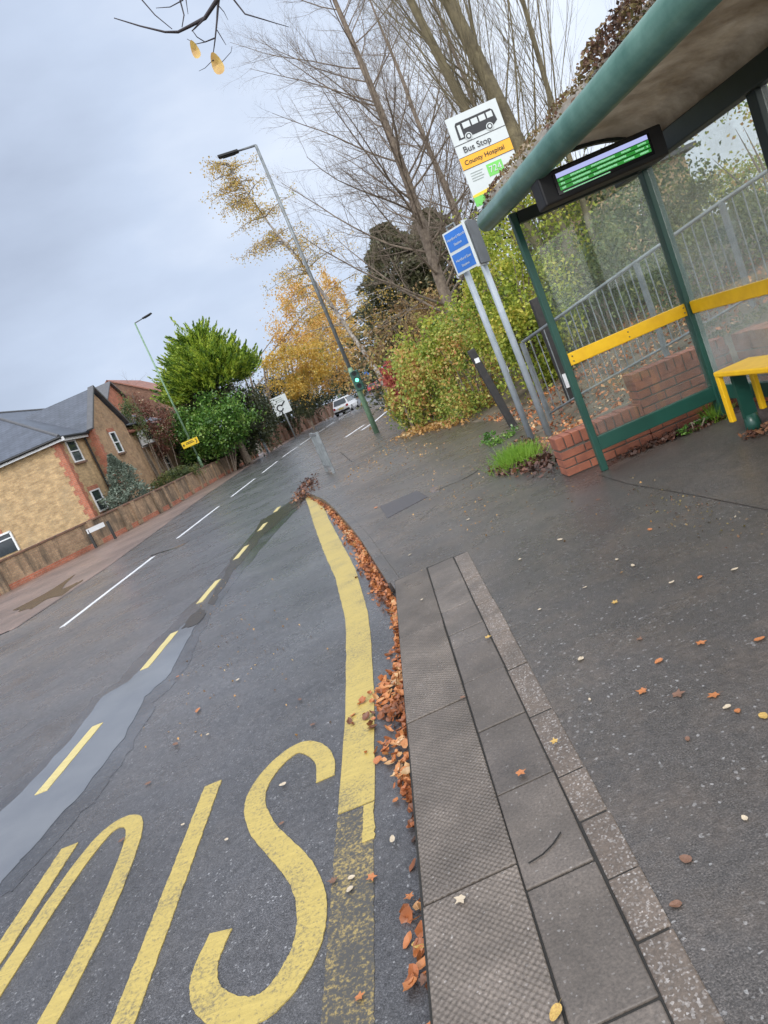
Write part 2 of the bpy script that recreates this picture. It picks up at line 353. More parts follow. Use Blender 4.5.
M['l_berry']=leafmat('berry_shrub_leaf',[(0,(.05,.07,.025)),(.5,(.18,.06,.045)),(.86,(.24,.1,.06)),(.9,(.7,.6,.4)),(1,(.7,.6,.4))],.3)
M['grass']=leafmat('fresh_grass',[(0,(.10,.24,.02)),(1,(.30,.48,.06))],.4)
M['litter']=leafmat('rust_leaf_litter',[(0,(.07,.035,.022)),(.25,(.20,.075,.035)),(.5,(.42,.14,.05)),(.75,(.54,.22,.075)),(.9,(.6,.38,.18)),(1,(.6,.42,.25))],.2,.4)
M['litter_y']=leafmat('golden_leaf_litter',[(0,(.16,.08,.03)),(.4,(.42,.22,.07)),(.8,(.6,.36,.12)),(1,(.6,.5,.3))],.2,.45)
M['litter_d']=leafmat('dark_leaf_litter',[(0,(.04,.025,.018)),(.6,(.13,.055,.035)),(1,(.36,.17,.08))],.15,.5)
M['moss']=leafmat('moss_and_seed_litter',[(0,(.05,.03,.02)),(.35,(.16,.08,.05)),(.6,(.18,.15,.05)),(.85,(.3,.2,.12)),(1,(.45,.4,.3))],.2,.7)
M['leaf_orange']=simple('orange_leaf_skin',(.50,.19,.06),.4,c2=(.30,.10,.035),vs=40)
M['leaf_yellow']=simple('yellow_leaf_skin',(.52,.36,.09),.4,c2=(.36,.2,.06),vs=15)
M['leaf_pale']=simple('pale_leaf_skin',(.55,.48,.36),.4,c2=(.4,.3,.2),vs=40)
M['leaf_brown']=simple('brown_leaf_skin',(.20,.10,.055),.4,c2=(.12,.06,.04),vs=40)
# ------------------------------------------------------------------ world, light, camera
w=bpy.data.worlds.new('World');SC.world=w;w.use_nodes=True;t=w.node_tree;n=t.nodes;bg=n['Background']
SUN_EL,SUN_AZ=math.radians(38),math.radians(60)
sky=n.new('ShaderNodeTexSky');sky.sky_type='NISHITA';sky.sun_disc=False;sky.sun_elevation=SUN_EL;sky.sun_rotation=SUN_AZ
tc=n.new('ShaderNodeTexCoord');mp=n.new('ShaderNodeMapping');mp.inputs['Scale'].default_value=(1.1,1.1,2.6)
nz=n.new('ShaderNodeTexNoise');nz.inputs['Scale'].default_value=2.1;nz.inputs['Detail'].default_value=6;nz.inputs['Roughness'].default_value=.5
t.links.new(tc.outputs['Generated'],mp.inputs[0]);t.links.new(mp.outputs[0],nz.inputs['Vector'])
sx=n.new('ShaderNodeSeparateXYZ');t.links.new(tc.outputs['Generated'],sx.inputs[0])
# cloud brightness: brighter low down and to the right of the road, heavier grey-blue high on the left
ma=n.new('ShaderNodeMath');ma.operation='MULTIPLY_ADD';t.links.new(sx.outputs[0],ma.inputs[0]);ma.inputs[1].default_value=.62;ma.inputs[2].default_value=.61
mb_=n.new('ShaderNodeMath');mb_.operation='MULTIPLY_ADD';t.links.new(sx.outputs[2],mb_.inputs[0]);mb_.inputs[1].default_value=-.16;t.links.new(ma.outputs[0],mb_.inputs[2])
mc=n.new('ShaderNodeMath');mc.operation='MULTIPLY_ADD';t.links.new(nz.outputs['Fac'],mc.inputs[0]);mc.inputs[1].default_value=1.;mc.inputs[2].default_value=-.49
md=n.new('ShaderNodeMath');md.operation='ADD';t.links.new(mb_.outputs[0],md.inputs[0]);t.links.new(mc.outputs[0],md.inputs[1])
rp=n.new('ShaderNodeValToRGB');e=rp.color_ramp.elements
e[0].position=.1;e[0].color=(3.4,3.95,5.1,1);e[1].position=.95;e[1].color=(8.6,9.2,10.2,1)
m_=e.new(.5);m_.color=(5.2,6.05,7.6,1)
t.links.new(md.outputs[0],rp.inputs[0])
mx=n.new('ShaderNodeMix');mx.data_type='RGBA';mx.inputs[0].default_value=.93
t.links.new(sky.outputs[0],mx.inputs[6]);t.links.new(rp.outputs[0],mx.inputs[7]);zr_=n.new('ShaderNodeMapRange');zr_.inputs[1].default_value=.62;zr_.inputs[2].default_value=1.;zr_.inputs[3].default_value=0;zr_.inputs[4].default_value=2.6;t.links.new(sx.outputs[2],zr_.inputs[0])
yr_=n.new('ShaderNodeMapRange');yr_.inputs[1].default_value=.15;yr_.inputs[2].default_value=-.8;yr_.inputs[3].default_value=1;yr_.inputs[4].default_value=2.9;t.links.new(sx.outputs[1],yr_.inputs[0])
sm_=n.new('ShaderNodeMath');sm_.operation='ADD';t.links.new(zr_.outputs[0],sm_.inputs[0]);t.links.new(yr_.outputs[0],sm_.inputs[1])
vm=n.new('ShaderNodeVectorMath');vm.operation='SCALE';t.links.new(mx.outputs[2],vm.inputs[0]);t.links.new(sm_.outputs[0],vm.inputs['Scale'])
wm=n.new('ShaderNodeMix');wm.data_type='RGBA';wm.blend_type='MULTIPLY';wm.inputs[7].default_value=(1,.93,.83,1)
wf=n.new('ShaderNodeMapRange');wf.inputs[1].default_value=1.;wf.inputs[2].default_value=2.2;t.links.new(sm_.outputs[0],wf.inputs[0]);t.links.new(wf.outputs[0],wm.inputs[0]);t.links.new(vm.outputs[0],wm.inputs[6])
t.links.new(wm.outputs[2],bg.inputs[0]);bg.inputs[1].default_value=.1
sl=bpy.data.lights.new('sun','SUN');sl.energy=1.5;sl.angle=math.radians(16);sl.color=(1,.95,.88)
so=bpy.data.objects.new('sun',sl);COL.objects.link(so)
sd=Vector((-math.sin(math.radians(40))*math.cos(SUN_EL),-math.cos(math.radians(40))*math.cos(SUN_EL),math.sin(SUN_EL)))
so.rotation_euler=sd.to_track_quat('Z','Y').to_euler()
sky.sun_rotation=math.atan2(sd.x,sd.y)
cd=bpy.data.cameras.new('camera');cam=bpy.data.objects.new('camera',cd);COL.objects.link(cam);SC.camera=cam
cd.lens=36*F/1024;cd.sensor_width=36;cd.sensor_fit='AUTO';cd.clip_start=.02;cd.clip_end=2000
f0=Vector(ray(384,512));rx=(Vector(ray(385,512))-f0).normalized();dn=(Vector(ray(384,513))-f0).normalized()
Rm=Matrix((rx,-dn,-f0.normalized())).transposed();cam.matrix_world=Matrix.Translation((0,0,H))@Rm.to_4x4()
vs=SC.view_settings;vs.view_transform='Standard';vs.look='None';vs.exposure=.3;vs.gamma=1
SC.render.resolution_x=768;SC.render.resolution_y=1024
# ------------------------------------------------------------------ ground and carriageway
def lerp_poly(poly,y):
    for (a,b),(c,d) in zip(poly,poly[1:]):
        if y<=d: return a+(c-a)*max(0,(y-b))/(d-b)
    return poly[-1][0]
def strip(name,Lp,Rp,z,mat,kind='structure',parent=None,ys=None):
    m=MB();vs=[]
    for y in ys: vs+=[(Lp(y),y,z),(Rp(y),y,z)]
    m.add(vs,[(2*i,2*i+1,2*i+3,2*i+2) for i in range(len(ys)-1)])
    o=m.build(name,mat,parent)
    if kind and parent is None:o['kind']=kind
    return o
ys=[-12,-4,0,1,2,3,4,4.64,5.2,6,7.1,8.5,10,11.08,12.5,13.6,14.2,15,16.5,18,20,22,24,26,30,35,40,45,50,55,60,70,80,95,110,130,160,220]
kerbR=[(-.455,-12),(-.455,4.64),(-.58,5.5),(-.8,7.1),(-1.2,9.4),(-1.5,11.0),(-2.15,13.6),(-2.3,14.2),(-2.2,18),(-2.15,24),(-2.0,32),(-1.6,41),(-.6,48),(.6,58),(2.6,80),(5,110),(9,160),(15,220)]
cenL=[(-5.7,-12),(-5.7,35),(-5.35,44),(-4.55,57),(-3.0,75),(-1.,100),(2,135),(9,220)]
kerbL=[(-7.7,-12),(-7.7,12),(-7.6,16),(-7.8,19),(-8.5,28),(-8.9,38),(-9.0,48),(-8.6,58),(-7.2,78),(-5,105),(-2.5,140),(3,220)]
wallL=[(-16.5,17.5),(-13.8,21.6),(-12,25.3),(-11.3,28),(-10.9,31),(-10.9,38),(-10.6,45),(-10.4,52)]
KR=lambda y:lerp_poly(kerbR,y); KL=lambda y:lerp_poly(kerbL,y); CL=lambda y:lerp_poly(cenL,y)
gm=MB();gm.add([(-700,-200,-.16),(700,-200,-.16),(700,900,-.16),(-700,900,-.16)],[(0,1,2,3)]);gm.build('ground',M['ground'])['kind']='structure'
road=strip('road',lambda y:KL(y)-.05,lambda y:KR(y)+.06,R0,M['road'],ys=ys)
strip('junction_road',lambda y:-60,lambda y:KL(y)-.05,R0-.004,M['road'],ys=[-12,0,6,12])
strip('pavement_far',lambda y:-30 if y<21 else lerp_poly([(-16.5,17.5),(-12.3,25),(-11.3,31),(-11.2,52),(-10,70),(-8,95),(-5,130)],y)-.3,lambda y:KL(y)+.05,-.083,M['footL'],ys=[y for y in [12,13,14.5,16,19,21.001,23,25,28,31,35,40,45,50,58,70,85,105,140]])
footway=strip('footway',lambda y:KR(y)+.02,lambda y:14 if y<24 else 9+KR(y),0,M['foot'],ys=ys[:-6])
# asphalt skin laid differently beneath the shelter, rough brown area
m=MB();m.add([(1.9,-3,.004),(6,-3,.004),(2.9,5.75,.004),(1.35,5.6,.004),(1.38,5.0,.004),(1.5,4.2,.004),(1.62,3.2,.004),(1.75,1.5,.004)],[(0,1,2,3,4,5,6,7)])
m.build('shelter_floor',M['worn'])['kind']='structure'
# kerbs
def kerbline(y0,y1,poly,wd,name,z1=.004,side=1,z0=-.12,step=.9,mat='stone'):
    m=MB();y=y0;f=lambda y:lerp_poly(poly,y)
    while y<y1:
        e2=min(y+step,y1);a=Vector((f(y),y));b=Vector((f(e2),e2));d=(b-a).normalized();n_=Vector((d.y,-d.x))*wd*side
        a2=a+d*.006;b2=b-d*.006
        m.prism([a2,b2,b2+n_,a2+n_],z0,z1);y=e2
    o=m.build(name,M[mat],None,bevel=.008);o['kind']='structure';return o
kerbline(4.97,60,kerbR,.10,'kerb_stones',mat='foot')
kerbline(12,90,kerbL,.12,'far_kerb_stones',z1=-.078,side=-1,z0=-.12,mat='footL')
# boarding kerb, slabs, edging near the camera
def rows(name,x0,x1,cuts,mat,z=.006,skew=.004):
    m=MB()
    for a,b in zip(cuts,cuts[1:]):
        r=lambda:random.uniform(-.0025,.0025);zz=z+random.uniform(-.002,.002)
        m.prism([(x0(a)+.004+r(),a+.004),(x1(a)-.004+r(),a+.004+skew),(x1(b)-.004+r(),b-.004+skew),(x0(b)+.004+r(),b-.004)],-.1,zz)
    o=m.build(name,mat,None,bevel=.004);o['kind']='structure';return o
A_=lambda y:-.45+.01*(1-y/5);B_=lambda y:-.15-.011*(y-1.2);C_=lambda y:.05-.009*(y-1.2);D_=lambda y:.145-.004*(y-1.2)
m=MB();m.add([(-.448,-1,.001),(.14,-1,.001),(.12,4.96,.001),(-.448,4.96,.001)],[(0,1,2,3)]);m.build('slab_bedding',M['joint'])['kind']='structure'
rows('boarding_kerb',A_,B_,[-.6,.35,.95,1.70,2.75,3.75,4.93],M['kerb'],.009,.03)
rows('paving_slabs',B_,C_,[-.5,.3,.75,1.20,1.62,2.05,2.47,2.91,3.33,3.52,3.9,4.35,4.93],M['slab'],.006,.02)
rows('edging_strip',C_,D_,[-.5,.2,.7,1.1,1.36,1.56,1.80,2.03,2.44,2.88,3.3,3.8,4.3,4.93],M['edge'],.005,.01)
m=MB()
# crack curve across one slab
pts=[G(368+x/1.92,560+y/1.92,.012) for x,y in [(308,582),(335,565),(355,545),(370,522)]]
for a,b in zip(pts,pts[1:]):m.bar(a,b,.0028,.003)
m.build('slab_crack',M['joint'])['kind']='structure'
# utility cover on the footway
strip('gutter_silt',lambda y:KR(y)-.16,lambda y:KR(y)-.005,R0+.002,M['silt'],ys=[14.3,15,16.5,18,20,22,24,26,30,35,40,45,50,55],parent=road)
m=MB();m.prism([(-.56,8.32),(-.07,8.36),(.02,7.69),(-.47,7.43)],-.01,.006);m.build('utility_cover',M['cover'],bevel=.003)['kind']='structure'
# cracks in the footway surface
def crack(name,px,wd=.012):
    m=MB();P_=[G(x,y,.003) for x,y in px];Q=[]
    for a,b in zip(P_,P_[1:]):
        k=max(2,int((b-a).length/.08))
        for i in range(k):Q.append(a.lerp(b,i/k)+Vector((random.uniform(-1,1)*.012,random.uniform(-1,1)*.03,0)))
    Q.append(P_[-1])
    for a,b in zip(Q,Q[1:]):
        d=(b-a).normalized();n_=Vector((-d.y,d.x,0))*wd*random.uniform(.3,1)/2
        m.add([a-n_,a+n_,b+n_,b-n_],[(0,1,2,3)])
    m.build(name,M['joint'])['kind']='structure'
crack('surface_crack',[(340,452),(352,462),(375,450),(400,436)],.03)
crack('surface_crack',[(395,596),(430,568),(455,555)],.008)
crack('surface_crack',[(420,520),(432,508),(447,497)],.008)
crack('surface_crack',[(436,490),(462,480),(478,470)],.03)
m=MB();m.prism([tuple(G(x,y)[:2]) for x,y in [(430,489),(441,485),(439,491),(432,493)]],0,.003);m.build('puddle',M['water'])['kind']='structure'
# ------------------------------------------------------------------ road markings (children of the road)
def ribbon(m,pts,wd,z0,z1):
    n_=len(pts);Lf=[];Rt=[]
    for i,p in enumerate(pts):
        p=Vector(p[:2]);a=Vector(pts[max(i-1,0)][:2]);b=Vector(pts[min(i+1,n_-1)][:2]);d=(b-a).normalized();q=Vector((-d.y,d.x))*((wd if not hasattr(wd,'__len__') else wd[i])/2)
        Lf.append(p+q);Rt.append(p-q)
    for i in range(n_-1):
        m.prism([Lf[i],Lf[i+1],Rt[i+1],Rt[i]],z0,z1)
def smoothpath(pts,k=5):
    out=[];P_=[Vector(p[:2]) for p in pts]
    for i in range(len(P_)-1):
        p0=P_[max(i-1,0)];p1=P_[i];p2=P_[i+1];p3=P_[min(i+2,len(P_)-1)]
        for j in range(k):
            u=j/k;out.append(.5*((2*p1)+(p2-p0)*u+(2*p0-5*p1+4*p2-p3)*u*u+(3*p1-p0-3*p2+p3)*u**3))
    out.append(P_[-1]);return out
def sheet_ribbon(m,pts,wd,z,jag=.004):
    n_=len(pts);Lf=[];Rt=[]
    for i,p in enumerate(pts):
        p=Vector(p[:2]);a=Vector(pts[max(i-1,0)][:2]);b=Vector(pts[min(i+1,n_-1)][:2]);d=(b-a).normalized();w_=(wd if not hasattr(wd,'__len__') else wd[i])/2
        q=Vector((-d.y,d.x));Lf.append(p+q*(w_+random.uniform(-jag,jag)));Rt.append(p-q*(w_+random.uniform(-jag,jag)))
    # closed slab with thickness, shared vertices so that there are no inner faces
    vs=[];
    for l,r in zip(Lf,Rt): vs+=[(l.x,l.y,z-.006),(r.x,r.y,z-.006),(r.x,r.y,z),(l.x,l.y,z)]
    fs=[]
    for i in range(n_-1):
        o=4*i;fs+=[(o+3,o+2,o+6,o+7),(o+2,o+1,o+5,o+6),(o,o+3,o+7,o+4)]
    fs+=[(0,1,2,3),(4*n_-1,4*n_-2,4*n_-3,4*n_-4)];m.add(vs,fs)
ZP=R0+.004
lc=lambda x,y:tuple(G(x/1.92,700+y/1.92,R0)[:2])
S=[lc(*p) for p in [(625,152),(624,118),(605,96),(575,92),(535,120),(500,165),(490,205),(505,248),(545,292),(580,335),(597,380),(598,430),(588,475),(568,515),(538,560),(500,592),(462,602),(425,595),(400,575),(392,545),(398,505),(425,445)]]
def dense(P_,step=.02):
    out=[]
    P_=[Vector(p) for p in P_]
    for a,b in zip(P_,P_[1:]):
        k=max(1,int((b-a).length/step))
        out+=[a.lerp(b,i/k) for i in range(k)]
    out.append(P_[-1]);return out
m=MB();sp_=smoothpath(S,6);sheet_ribbon(m,sp_,[.085+.018*math.sin(math.pi*i/len(sp_)) for i in range(len(sp_))],ZP,.002);m.build('painted_letter',M['yellow'],road)
m=MB();T0=Vector((-1.485,3.11));T1=Vector((-1.445,1.62));sheet_ribbon(m,dense([T0,T1]),.09,ZP,.002)
sheet_ribbon(m,dense([(-1.70,1.57),(-1.22,1.57)]),.1,ZP+.001,.002);m.build('painted_letter',M['yellow'],road)
m=MB();O=[(-1.80,1.66),(-1.77,1.9),(-1.765,2.3),(-1.80,2.7),(-1.86,2.98),(-1.95,3.08),(-2.04,3.02),(-2.09,2.75),(-2.11,2.3),(-2.10,1.9),(-2.05,1.66),(-1.93,1.56),(-1.80,1.66)]
sheet_ribbon(m,smoothpath(O,6),.085,ZP,.002);m.build('painted_letter',M['yellow'],road)
m=MB();sheet_ribbon(m,dense([(-2.235,3.05),(-2.215,1.6)]),.09,ZP,.002)
sheet_ribbon(m,smoothpath([(-2.24,2.3),(-2.45,2.25),(-2.53,1.95),(-2.44,1.66),(-2.24,1.6)],6),.08,ZP+.001,.002);m.build('painted_letter',M['yellow'],road)
# broad yellow band along the bay kerb
L_=[(-.785,2.45),(-.79,3.0),(-.80,3.46),(-.83,4.1),(-.87,4.8),(-1.04,6.2),(-1.26,7.5),(-1.6,9.7),(-1.9,11.8),(-2.21,13.8)]
R_=[(-.63,2.45),(-.635,3.0),(-.64,3.4),(-.66,4.1),(-.70,4.8),(-.84,6.1),(-1.04,7.4),(-1.38,9.6),(-1.66,11.6),(-1.93,13.6)]
cen=[((a[0]+b[0])/2,(a[1]+b[1])/2) for a,b in zip(L_,R_)];wd=[abs(b[0]-a[0]) for a,b in zip(L_,R_)]
cp=dense(cen,.12);wp=[np.interp(p.y,[c[1] for c in cen],wd) for p in cp]
m=MB();sheet_ribbon(m,cp,wp,ZP,.003)
sheet_ribbon(m,dense([(-.655,2.44),(-.65,2.22)]),.045,ZP,.004);m.build('bay_boundary_line',M['yellow'],road)
m=MB();sheet_ribbon(m,dense([(-.71,2.43),(-.70,1.5),(-.69,.2)]),.15,ZP-.002,.003);m.build('worn_boundary_line',M['yellow_old'],road)
for a,b in [(2.0,2.9),(3.86,4.71),(5.71,6.6),(7.55,8.45),(9.5,10.3),(11.4,12.0),(13.1,13.6)]:
    m=MB();sheet_ribbon(m,dense([(-2.83+.008*(a-3),a),(-2.83+.008*(b-3),b)],.1),.085,ZP+.002,.003);m.build('bay_edge_dash',M['yellow_pale'],road)
y=9.92
while y<54:
    L1=4.25 if y<33 else 5;m=MB();pp=[(CL(y+L1*k/6),y+L1*k/6) for k in range(7)]
    sheet_ribbon(m,pp,.10,ZP,.004);m.build('centre_line_dash',M['white_line'],road);y+=6.05
m=MB();sheet_ribbon(m,[(CL(60+k*5),60+k*5) for k in range(9)],.12,ZP,.0);m.build('centre_line_dash',M['white_line'],road)
m=MB();sheet_ribbon(m,[tuple(G(*q,0)[:2]) for q in [(346,437),(364,425)]],.14,.006,.0);sheet_ribbon(m,[tuple(G(*q,0)[:2]) for q in [(362,430),(374,422),(386,412),(396,406)]],.14,.006,.0)
m.build('side_line',M['white_line'],footway)
# puddles
P1=[(0,885),(30,850),(85,790),(122,740),(146,696),(167,678),(182,652),(193,631),(205,612),(190,618),(169,639),(140,671),(128,682),(104,696),(70,740),(25,790),(-40,850),(-60,920)]
def wobble(poly,amp=.02,k=5):
    out=[];n_=len(poly)
    for i in range(n_):
        a=Vector(poly[i]);b=Vector(poly[(i+1)%n_])
        for j in range(k):
            out.append(a.lerp(b,j/k)+Vector((random.uniform(-amp,amp),random.uniform(-amp,amp)*2)))
    return out
def puddle(name,px,z=R0+.003,amp=.015,mat='water'):
    m=MB();pl=wobble([tuple(G(*q,R0)[:2]) for q in px],amp);m.add([(p.x,p.y,z) for p in pl],[tuple(range(len(pl)))]);
    o=m.build(name,M[mat]);o['kind']='structure'
    if o.data.polygons[0].normal.z<0:o.data.flip_normals()
    return o
M['damp']=asphalt('damp_asphalt',(.05,.049,.052),warm=(.07,.065,.06),agg=150,wet=(.06,.3),stone=.1,coat=1.,crough=.12,bstr=.4)
puddle('damp_patch',[(0,900),(36,865),(94,800),(132,748),(156,702),(176,682),(191,656),(200,634),(222,600),(246,568),(268,541),(300,507),(306,497),(292,500),(262,521),(236,552),(212,585),(190,606),(164,632),(132,664),(118,682),(92,698),(58,742),(12,792),(-60,860),(-80,930)],z=R0+.0015,amp=.03,mat='damp')
puddle('puddle',P1)
puddle('puddle',[(213,605),(228,578),(243,560),(262,537),(285,517),(300,503),(296,499),(278,511),(262,520),(246,545),(232,556),(222,580),(208,600)],amp=.03,mat='silt')
puddle('puddle',[(150,556),(165,551),(180,545),(190,541),(178,548),(160,553)],amp=.03)
puddle('silt_patch',[(183,628),(190,617),(200,609),(206,612),(201,622),(190,628)],z=R0+.006,mat='silt')
puddle('silt_patch',[(262,535),(270,522),(283,510),(300,497),(312,490),(300,505),(285,514),(272,528)],z=R0+.005,mat='silt',amp=.04)
puddle('silt_patch',[(10,612),(45,594),(75,575),(60,592),(30,610)],z=-.078,mat='silt',amp=.05)
puddle('silt_patch',[(25,605),(70,586),(84,580),(62,596)],z=-.077,mat='silt',amp=.05)
# ------------------------------------------------------------------ leaf litter
def litter(name,P,size,mat,label,cat='leaf litter',flat=3,parent=None):
    V=leafquads(P,size,.75,flat=flat);o=quads_mesh(name,V,M[mat],parent)
    if parent is None:tag(o,label,cat,kind='stuff')
    return o
def shape_litter(name,P_,size,mat,label):
    vs=[];fs=[]
    for p in P_:
        k=9;s=size*random.uniform(.5,1.2);w_=random.uniform(.5,.85);cu=random.uniform(.2,1.6);R_=Matrix.Rotation(random.uniform(0,6.28),3,'Z')@Matrix.Rotation(random.gauss(0,.45),3,'X')@Matrix.Rotation(random.gauss(0,.45),3,'Y')
        n0=len(vs);vs.append(Vector(p));
        for i in range(k):
            a=6.2832*i/k;rr=.5*(1 if i%2 else random.uniform(.68,1.))*s
            x=rr*math.cos(a)*(1.15 if i==0 else 1);y=rr*math.sin(a)*w_;v=R_@Vector((x,y,cu*(y*y+.4*x*x)/s));vs.append(Vector(p)+v+Vector((0,0,.004)))
        fs+=[(n0,n0+1+i,n0+1+(i+1)%k) for i in range(k)]
    m=MB();m.add(vs,fs);return tag(m.build(name,M[mat]),label,'leaf litter',kind='stuff')
# gutter drift with heaps, following the kerb
def heap_density(y):
    d=.12
    for c,s,a in [(2.18,.1,.5),(2.47,.1,2.2),(2.75,.13,3.2),(3.25,.28,5.0),(1.55,.08,1.0),(1.75,.08,.8),(4.0,.3,1.0),(4.9,.55,3.6),(5.9,.8,3.5),(7.2,1.,3.),(8.8,1.3,2.5),(11,1.5,2.0)]:
        d+=a*math.exp(-((y-c)/s)**2)
    return d
ysamp=np.linspace(.8,13.4,4000);dens=np.array([heap_density(v) for v in ysamp]);cdf=np.cumsum(dens);cdf/=cdf[-1]
N=2600;yy=np.interp(rng.random(N),cdf,ysamp);dd=np.interp(yy,ysamp,dens)
kx=np.array([KR(v) for v in yy]);spread=np.clip(.016+.019*dd,.02,.1)
off=np.abs(rng.normal(size=N))*spread
off=off*np.where(yy>3.9,.5,1.);xx=kx-.012-off;zz=R0+.006+rng.random(N)*np.clip(dd*.013,.004,.06)*np.exp(-off/spread)
far_=yy>3.9
litter('gutter_leaves',np.stack([xx,yy,zz],1)[far_],.045,'litter','drift of rusty brown autumn leaves packed in the gutter beside the kerb',flat=.9)
shape_litter('gutter_leaves',np.stack([xx,yy,zz],1)[~far_],.05,'litter','near drift of curled rusty leaves in the gutter beside the dimpled kerb')
# heap at the kerb end and strewn patches
def patch(name,px,z,Nn,size,mat,label,thick=.03,sig=.0,flat=1.5):
    P_=[G(*q,z) for q in px];P_=[np.array(p) for p in P_];pts=[]
    for i in range(Nn):
        wts=rng.dirichlet(np.ones(len(P_))*.55);pts.append(sum(w*p for w,p in zip(wts,P_)))
    A=np.array(pts);A[:,:2]+=rng.normal(size=(Nn,2))*sig;A[:,2]+=rng.random(Nn)*thick+.004
    return litter(name,A,size,mat,label,flat=flat)
patch('kerb_end_leaves',[(300,500),(318,478),(306,480),(290,505),(322,492)],R0+.03,500,.07,'litter_d','heap of dark and orange leaves gathered at the kerb end by the barrier',.1,.05)
patch('corner_leaves',[(492,470),(520,440),(553,440),(565,478),(500,478),(540,455)],.0,1500,.06,'litter_d','dark wet leaves heaped round the sign posts beside the brick planter',.06,.05)
patch('hedge_leaves',[(400,436),(440,425),(480,412),(508,410),(465,398),(420,425),(395,440),(470,425)],.0,4200,.085,'litter_y','golden fallen leaves carpeting the ground along the hedge foot',.05,.15)
patch('panel_leaves',[(606,466),(640,450),(700,424),(735,415),(690,432)],.0,520,.045,'litter_d','dark leaf litter caught under the end panel of the shelter',.03,.04)
patch('bench_leaves',[(742,440),(756,428),(768,425),(766,440)],.0,90,.045,'litter_d','brown leaves gathered round the foot of the yellow bench',.03,.03)
patch('strewn_specks',[(420,440),(360,470),(430,520),(700,480),(520,440),(480,600),(768,600)],.0,240,.02,'litter_y','tiny pale leaf specks strewn over the whole footway',.002,.2,4)
patch('floor_edge_moss',[(612,476),(660,500),(720,525),(768,548),(768,540),(640,486)],.0,170,.016,'moss','mossy grit along the edge of the shelter floor',.003,.09,4)
patch('road_specks',[(200,600),(330,640),(340,760),(150,760),(240,560)],R0,120,.018,'litter_y','tiny pale leaf specks strewn over the bus bay surface',.002,.1,4)
patch('border_leaves',[(400,440),(330,490),(380,440),(450,450)],.0,260,.04,'litter_y','sparse small leaves scattered on the footway near the lamp post',.002,.15,4)
# individual leaves ----------------------------------------------------
def leafshape(kind,mat):
    pts=[]
    if kind=='maple':
        RR=[.5,.44,.33,.44];
        for k in range(20):
            a=2*math.pi*k/20+random.uniform(-.07,.07);r=RR[k%4]*(1.12 if k in(0,4,16) else .82)*random.uniform(.88,1.12);pts.append((r*math.cos(a),r*math.sin(a)*.92))
    else:
        for k in range(16):
            a=2*math.pi*k/16;x=.5*math.cos(a);y=.3*math.sin(a)*(1-.25*math.cos(a));pts.append((x,y))
    vs=[(0,0,.03)]+[(x,y,.05+.35*(x*x)*.4+.25*y*y+random.uniform(0,.09)) for x,y in pts]
    fs=[(0,i+1,(i+1)%len(pts)+1) for i in range(len(pts))]
    n0=len(vs);vs+=[(-.45,-.012,.05),(-.45,.012,.05),(-.85,.03,.09)];fs.append((n0,n0+1,n0+2))
    me=bpy.data.meshes.new('fallen_leaf');me.from_pydata(vs,[],fs);me.materials.append(M[mat]);me.update();return me
LM={(k,c):[leafshape(k,'leaf_'+c) for _ in range(3)] for k in('maple','oval') for c in('orange','yellow','pale','brown')}
CN={'orange':'orange','yellow':'yellow','pale':'pale buff','brown':'dark brown'}
KN={'maple':'lobed','oval':'oval'}
def leaf(px,z,size,kind,c,where,label=None,group=None):
    o=bpy.data.objects.new('fallen_leaf',random.choice(LM[(kind,c)]));COL.objects.link(o);o.location=G(*px,z)+Vector((0,0,.003));s=size*.8;o.scale=(s*random.uniform(.8,1.1),s,s*random.uniform(.3,.9));o.rotation_euler=(random.uniform(-.1,.1),random.uniform(-.1,.1),random.uniform(0,6.28))
    if label:tag(o,label,'leaf')
    else:tag(o,f'small {CN[c]} {KN[kind]} leaf lying alone on the wet {where}','leaf',f'{CN[c]} {KN[kind]} leaves on the {where}')
f_='footway asphalt'
for px,s,k,c in [((615,603),.05,'maple','yellow'),((581,660),.05,'oval','pale'),((659,662),.05,'oval','orange'),((701,644),.06,'maple','orange'),((643,692),.06,'maple','orange'),((714,696),.06,'maple','orange'),
    ((764,717),.05,'oval','yellow'),((727,708),.04,'oval','pale'),((738,712),.04,'oval','orange'),((678,695),.06,'maple','brown'),((745,819),.03,'oval','pale'),((686,860),.05,'oval','brown'),((676,906),.045,'oval','brown'),
    ((376,508),.09,'oval','orange'),((560,540),.05,'oval','pale'),((520,560),.045,'oval','pale'),((633,566),.04,'oval','pale'),((672,583),.04,'oval','pale'),((617,560),.035,'oval','pale'),((700,578),.04,'oval','orange'),((735,570),.04,'oval','pale'),((610,455),.05,'oval','pale'),
    ((468,520),.05,'oval','pale'),((420,590),.04,'oval','pale'),((540,610),.03,'oval','pale'),((585,588),.03,'oval','pale'),((640,640),.04,'maple','brown'),((760,640),.05,'oval','orange'),((650,530),.05,'oval','orange'),((598,500),.05,'maple','brown'),((480,500),.05,'oval','brown'),((410,555),.05,'oval','pale'),((688,740),.03,'oval','brown'),((590,700),.02,'oval','pale')]:
    leaf(px,0,s,k,c,f_)
for px,s,k,c,lb in [((488,638),.05,'maple','yellow','bright yellow lobed leaf on the joint between two small paving slabs'),((555,742),.045,'maple','yellow','yellow leaf on the second slab row beside the speckled edging'),((521,774),.055,'maple','orange','orange lobed leaf in the middle of a paving slab'),((461,900),.05,'maple','pale','pale lobed leaf on the corner of the dimpled kerb slab'),((556,1014),.05,'oval','yellow','yellow oval leaf at the nearest edge of the dimpled kerb'),((463,698),.035,'oval','brown','little brown leaf on the dimpled kerb far part'),((422,600),.035,'oval','pale','pale speck leaf where the dimpled kerb begins')]:
    leaf(px,.014,s,k,c,'',lb)
